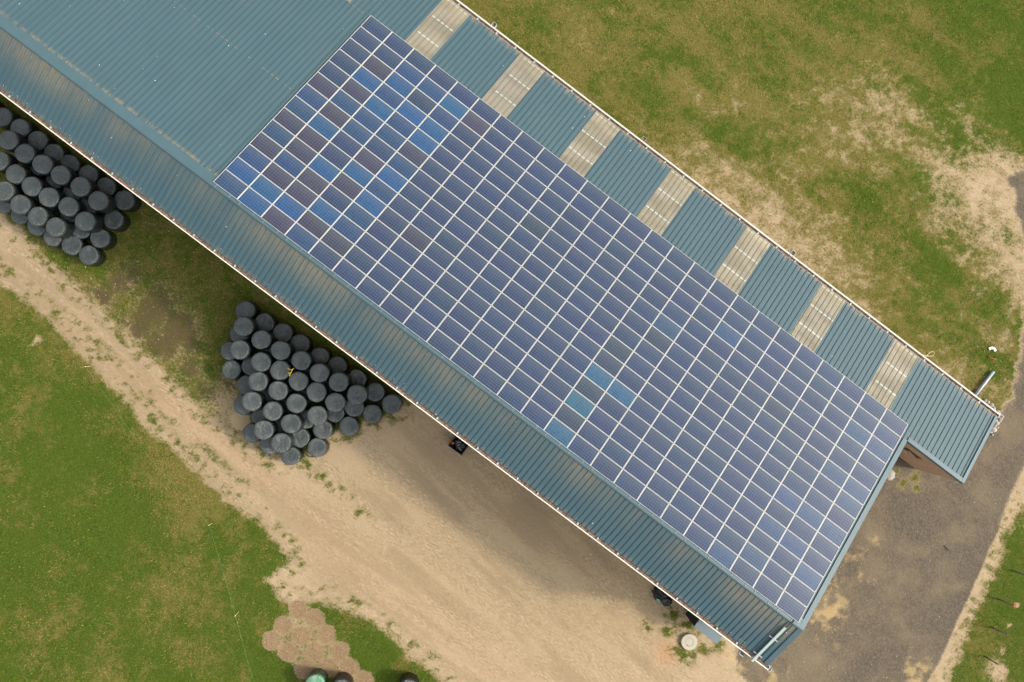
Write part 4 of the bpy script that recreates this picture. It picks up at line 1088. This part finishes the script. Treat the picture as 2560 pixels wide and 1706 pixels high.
# rubble stones at the annex corner
M_ST = [concrete('stone_grey', (.34, .32, .29)), concrete('stone_pale', (.40, .385, .35)), concrete('stone_tan', (.46, .33, .21))]
def rock(x, y, r, seed, mat, label, group=None, h=.75):
    r_ = np.random.RandomState(seed); mb = MB(); n, m = 9, 6; vs, fs = [], []
    sx, sy = r_.uniform(.8, 1.25), r_.uniform(.75, 1.1)
    for j in range(m):
        f = -.35 + 1.35 * j / (m - 1)
        rr = math.sqrt(max(.06, 1 - min(1, abs(f)) ** 2.6))
        for i in range(n):
            k = rr * r_.uniform(.82, 1.1)
            vs.append((r * sx * k * math.cos(2 * math.pi * i / n), r * sy * k * math.sin(2 * math.pi * i / n), r * h * f + r_.uniform(-.06, .06) * r))
    for j in range(m - 1):
        for i in range(n): fs.append((j * n + i, j * n + (i + 1) % n, (j + 1) * n + (i + 1) % n, (j + 1) * n + i))
    fs.append(tuple(range((m - 1) * n, m * n)))
    mb.raw(vs, fs); o = mb.build('stone', mat, None, False, (x, y, r * .2)); o.rotation_euler = (0, 0, r_.uniform(0, 6))
    tag(o, label, 'stone', group)
RK = [(47.4, 19.57, .16, 0, 'grey stone under the gutter lip, first of the rubble from the pipe'), (47.63, 19.6, .15, 2, 'tan stone, second of the rubble from the pipe'), (47.94, 19.6, .16, 0, 'grey stone, third of the rubble from the pipe'), (48.17, 19.55, .13, 0, 'grey stone, fourth of the rubble from the pipe'), (48.28, 19.42, .15, 1, 'pale stone, fifth of the rubble from the pipe'), (48.63, 19.48, .15, 0, 'grey stone tucked by the end of the white gutter'), (49.02, 19.17, .13, 1, 'pale stone just beyond the corner of the white gutter end'), (48.8, 18.91, .14, 2, 'tan stone behind the white gutter end piece'), (49.0, 18.80, .17, 1, 'pale angular stone beside the annex verge, above the brown one'), (49.0, 18.58, .14, 2, 'orange brown stone between two pale stones by the annex verge'), (49.22, 18.62, .09, 2, 'small tan stone next to the orange brown stone'), (49.06, 18.32, .23, 1, 'big white cracked stone beside the annex verge'), (49.0, 18.08, .13, 0, 'grey stone just below the big white stone'), (49.24, 18.02, .07, 1, 'tiny pale stone below the big white stone')]
for i, (x, y, r, k, lb) in enumerate(RK): rock(x, y, r, 40 + i, M_ST[k], lb, 'rubble stones by the annex corner')
rock(45.05, 11.5, .36, 70, M_ST[0], 'flat pale concrete lump half hidden beside the gable', None, .4)

# fence posts on the right, wire across the field
M_POST = simple('weathered_post', (.14, .115, .09), .9, .2, 0, .25, 12)
for i, (x, y, dx, dy) in enumerate(((56.09, 11.43, -.2, -.05), (56.3, 9.2, .1, .1), (57.08, 7.36, .08, .12), (57.95, 5.51, -.1, 0))):
    mb = MB(); mb.tube([(0, 0, -.1), (dx * .5, dy * .5, .7), (dx, dy, 1.5)], [.055, .05, .048], 9)
    lb = ['grey fence post at the right edge, topmost of four', 'grey fence post with a rusty ring on its top', 'slim grey fence post standing below the rusty ringed one', 'grey fence post nearest the bottom right corner'][i]
    o = mb.build('fence_post', M_POST, None, True, (x, y, 0)); tag(o, lb, 'fence post', 'fence posts along the right hand grass')
    if i == 1:
        r2 = MB(); r2.tube([(dx, dy, 1.49), (dx * 1.02, dy * 1.02, 1.53)], [.11, .10], 12); r2.build('rusty_ring', M_RUST, o)
M_WIRE = simple('green_electric_wire', (.10, .22, .10), .5, .4)
WP = [(-2.5, -15.1), (4.29, -17.34), (10.27, -18.58), (13.8, -21.17), (15.26, -22.31), (18.87, -25.08), (24, -29)]
mb = MB(); mb.tube([(x, y, .6) for x, y in WP], .005, 5)
tag(mb.build('electric_wire', M_WIRE), 'thin green electric fence wire crossing the grass field', 'wire')
M_PEG = simple('pale_fibre_peg', (.62, .5, .3), .5, .4)
for (x, y), lb in ((WP[2], 'pale fence peg at the bend of the green wire'), (WP[4], 'white fence peg on the green wire near the bottom edge'), (WP[0], 'pale fence peg where the green wire nears the track')):
    mb = MB(); mb.tube([(0, 0, -.05), (0, 0, .72)], .014, 6); mb.tube([(0, 0, .58), (0, 0, .63)], .03, 8)
    tag(mb.build('fence_peg', M_PEG, None, False, (x, y, 0)), lb, 'fence peg', 'pegs of the electric fence')

# torn film and twigs on the sand
for nm, lb, pts, m, r in (('film_strip', 'torn strip of black film on the sand below the bales', [(12.2, -11.3, .02), (12.5, -11.15, .03), (12.75, -11.2, .02), (13.05, -10.95, .03), (13.2, -10.98, .02)], M_BLK, .022),
                       ('film_strip', 'short black film scrap on the sand near the gutter', [(15.2, -5.75, .02), (15.35, -5.68, .03), (15.5, -5.7, .02), (15.66, -5.62, .02)], M_BLK, .02),
                       ('twig', 'dark forked twig on the grey gravel', [(51.1, 9.9, .02), (51.45, 9.85, .04), (51.6, 9.8, .05)], M_DARK, .03)):
    mb = MB(); mb.tube(pts, r, 6); tag(mb.build(nm, m), lb, nm.replace('_', ' '))

# ------------------------------------------------------------------ grass blades, fallen leaves, pebbles (stuff)
def scatter(n, seed, x0=-23, x1=62, y0=-36, y1=45):
    r_ = np.random.RandomState(seed); return r_, r_.uniform(x0, x1, n), r_.uniform(y0, y1, n)
def lookup(name, x, y):
    i = np.clip(np.searchsorted(gx, x), 0, nx - 1); j = np.clip(np.searchsorted(gy, y), 0, ny - 1)
    return GM[name][j, i]
def inview(x, y):
    ex, ey = x - 17.9565, y - 1.796
    X = M3[0][0] * ex + M3[1][0] * ey; Y = M3[0][1] * ex + M3[1][1] * ey
    return (np.abs(X - .9) < 37) & (np.abs(Y - 1.0) < 26)
def tri_mesh(name, V, tint, mat):
    m = bpy.data.meshes.new(name); n = len(V)
    m.vertices.add(n * 3); m.vertices.foreach_set('co', V.astype(np.float32).ravel())
    m.loops.add(n * 3); m.loops.foreach_set('vertex_index', np.arange(n * 3, dtype=np.int32))
    m.polygons.add(n); m.polygons.foreach_set('loop_start', np.arange(0, n * 3, 3, dtype=np.int32))
    a = m.attributes.new('tint', 'FLOAT', 'POINT'); a.data.foreach_set('value', np.repeat(tint, 3).astype(np.float32))
    m.update(); m.validate()
    return link(name, m, mat)
def blade_material():
    t = NT('grass_blades')
    a = t.attr('tint')
    c = t.mix(t.ramp(a, .0, .45), (.27, .205, .06), (.11, .12, .015))
    c = t.mix(t.ramp(a, .4, 1.0), c, (.055, .115, .007))
    t.bsdf(c, .75, .12); return t.mat
r_, x, y = scatter(900000, 5)
inb = (x > UL) & (x < UA) & (y > -3.0) & (y < 17.7)
g = lookup('grass', x, y)
clump = vnoise(x / .25, y / .25, 91) * .6 + vnoise(x / .07, y / .07, 92) * .4
keep = inview(x, y) & ~inb & (r_.rand(len(x)) < (g * 1.25 - .1)) & (clump > .80 - .62 * g)
x, y, g = x[keep], y[keep], g[keep]
lu = lookup('lush', x, y); n = len(x)
big = .8 + .5 * vnoise(x / 1.3, y / 1.3, 55)
ang = r_.uniform(0, 6.283, n); ln = r_.uniform(.05, .11, n) * big; hh = ln * r_.uniform(.35, 1.0, n); wd_ = r_.uniform(.008, .016, n) * 1.3
dx, dy = np.cos(ang), np.sin(ang)
V = np.zeros((n, 3, 3))
V[:, 0] = np.stack([x - dy * wd_, y + dx * wd_, np.full(n, -.035)], -1); V[:, 1] = np.stack([x + dy * wd_, y - dx * wd_, np.full(n, -.035)], -1)
V[:, 2] = np.stack([x + dx * ln, y + dy * ln, hh - .02], -1)
tint = np.clip(lu + r_.normal(0, .38, n) - .10, 0, 1)
o = tri_mesh('grass', V, tint, blade_material()); tag(o, 'short patchy grass of the field, verge and meadow', 'grass', kind='stuff')

def leaf_material():
    t = NT('leaf_litter'); a = t.attr('tint')
    t.bsdf(t.mix(a, (.20, .13, .06), (.50, .40, .24)), .8, .2); return t.mat
r_, x, y = scatter(60000, 8)
dv = pdist(VERGE, x, y)
keep = ((dv > 0) & (y < -3.3) & (r_.rand(len(x)) < .42)) | ((lookup('straw', x, y) > .25) & (r_.rand(len(x)) < .5)) | ((x > 44) & (y > 17.9) & (x < 49) & (y < 26) & (r_.rand(len(x)) < .16))
x, y = x[keep], y[keep]; n = len(x)
ang = r_.uniform(0, 6.283, n); s = r_.uniform(.02, .05, n)
V = np.stack([np.stack([x + s * np.cos(ang + k), y + s * np.sin(ang + k), r_.uniform(.0, .05, n)], -1) for k in (0, 1.7, 3.6)], 1)
o = tri_mesh('leaf_litter', V, r_.rand(n), leaf_material()); tag(o, 'dry leaves and straw flecks scattered over the verge and gravel', 'litter', kind='stuff')

# pebbles
r_, x, y = scatter(40000, 9)
keep = ((lookup('dark', x, y) > .3) & (r_.rand(len(x)) < .28)) | ((x > 43) & (y > 18.2) & (x < 49.5) & (y < 24) & (r_.rand(len(x)) < .8)) | ((lookup('grass', x, y) < .2) & (y < -3.5) & (r_.rand(len(x)) < .07))
inb = (x > UL) & (x < UA + .3) & (y > -3.0) & (y < 17.7)
keep &= ~inb & inview(x, y)
x, y = x[keep], y[keep]; n = len(x)
base = np.array([(1, 0, 0), (0, 1, 0), (-1, 0, 0), (0, -1, 0), (0, 0, .8)])
F = [(0, 1, 4), (1, 2, 4), (2, 3, 4), (3, 0, 4)]
sc = r_.uniform(.012, .035, n) * np.where((x > 43) & (y > 18.2), 1.5, 1.0); ang = r_.uniform(0, 6.28, n)
pts = base[None] * sc[:, None, None] * r_.uniform(.7, 1.2, (n, 5, 3))
c, s = np.cos(ang)[:, None], np.sin(ang)[:, None]
px = pts[..., 0] * c - pts[..., 1] * s + x[:, None]; py = pts[..., 0] * s + pts[..., 1] * c + y[:, None]; pz = pts[..., 2] - .015
pts = np.stack([px, py, pz], -1)
V = np.concatenate([pts[:, list(f)] for f in F], 0)
t = NT('pebbles'); t.bsdf(t.mix(t.attr('tint'), (.14, .12, .095), (.55, .50, .42)), .9, .2)
o = tri_mesh('pebbles', V, np.tile(r_.rand(n) ** 2, 4), t.mat); tag(o, 'small pebbles scattered over the gravel and sand', 'pebbles', kind='stuff')
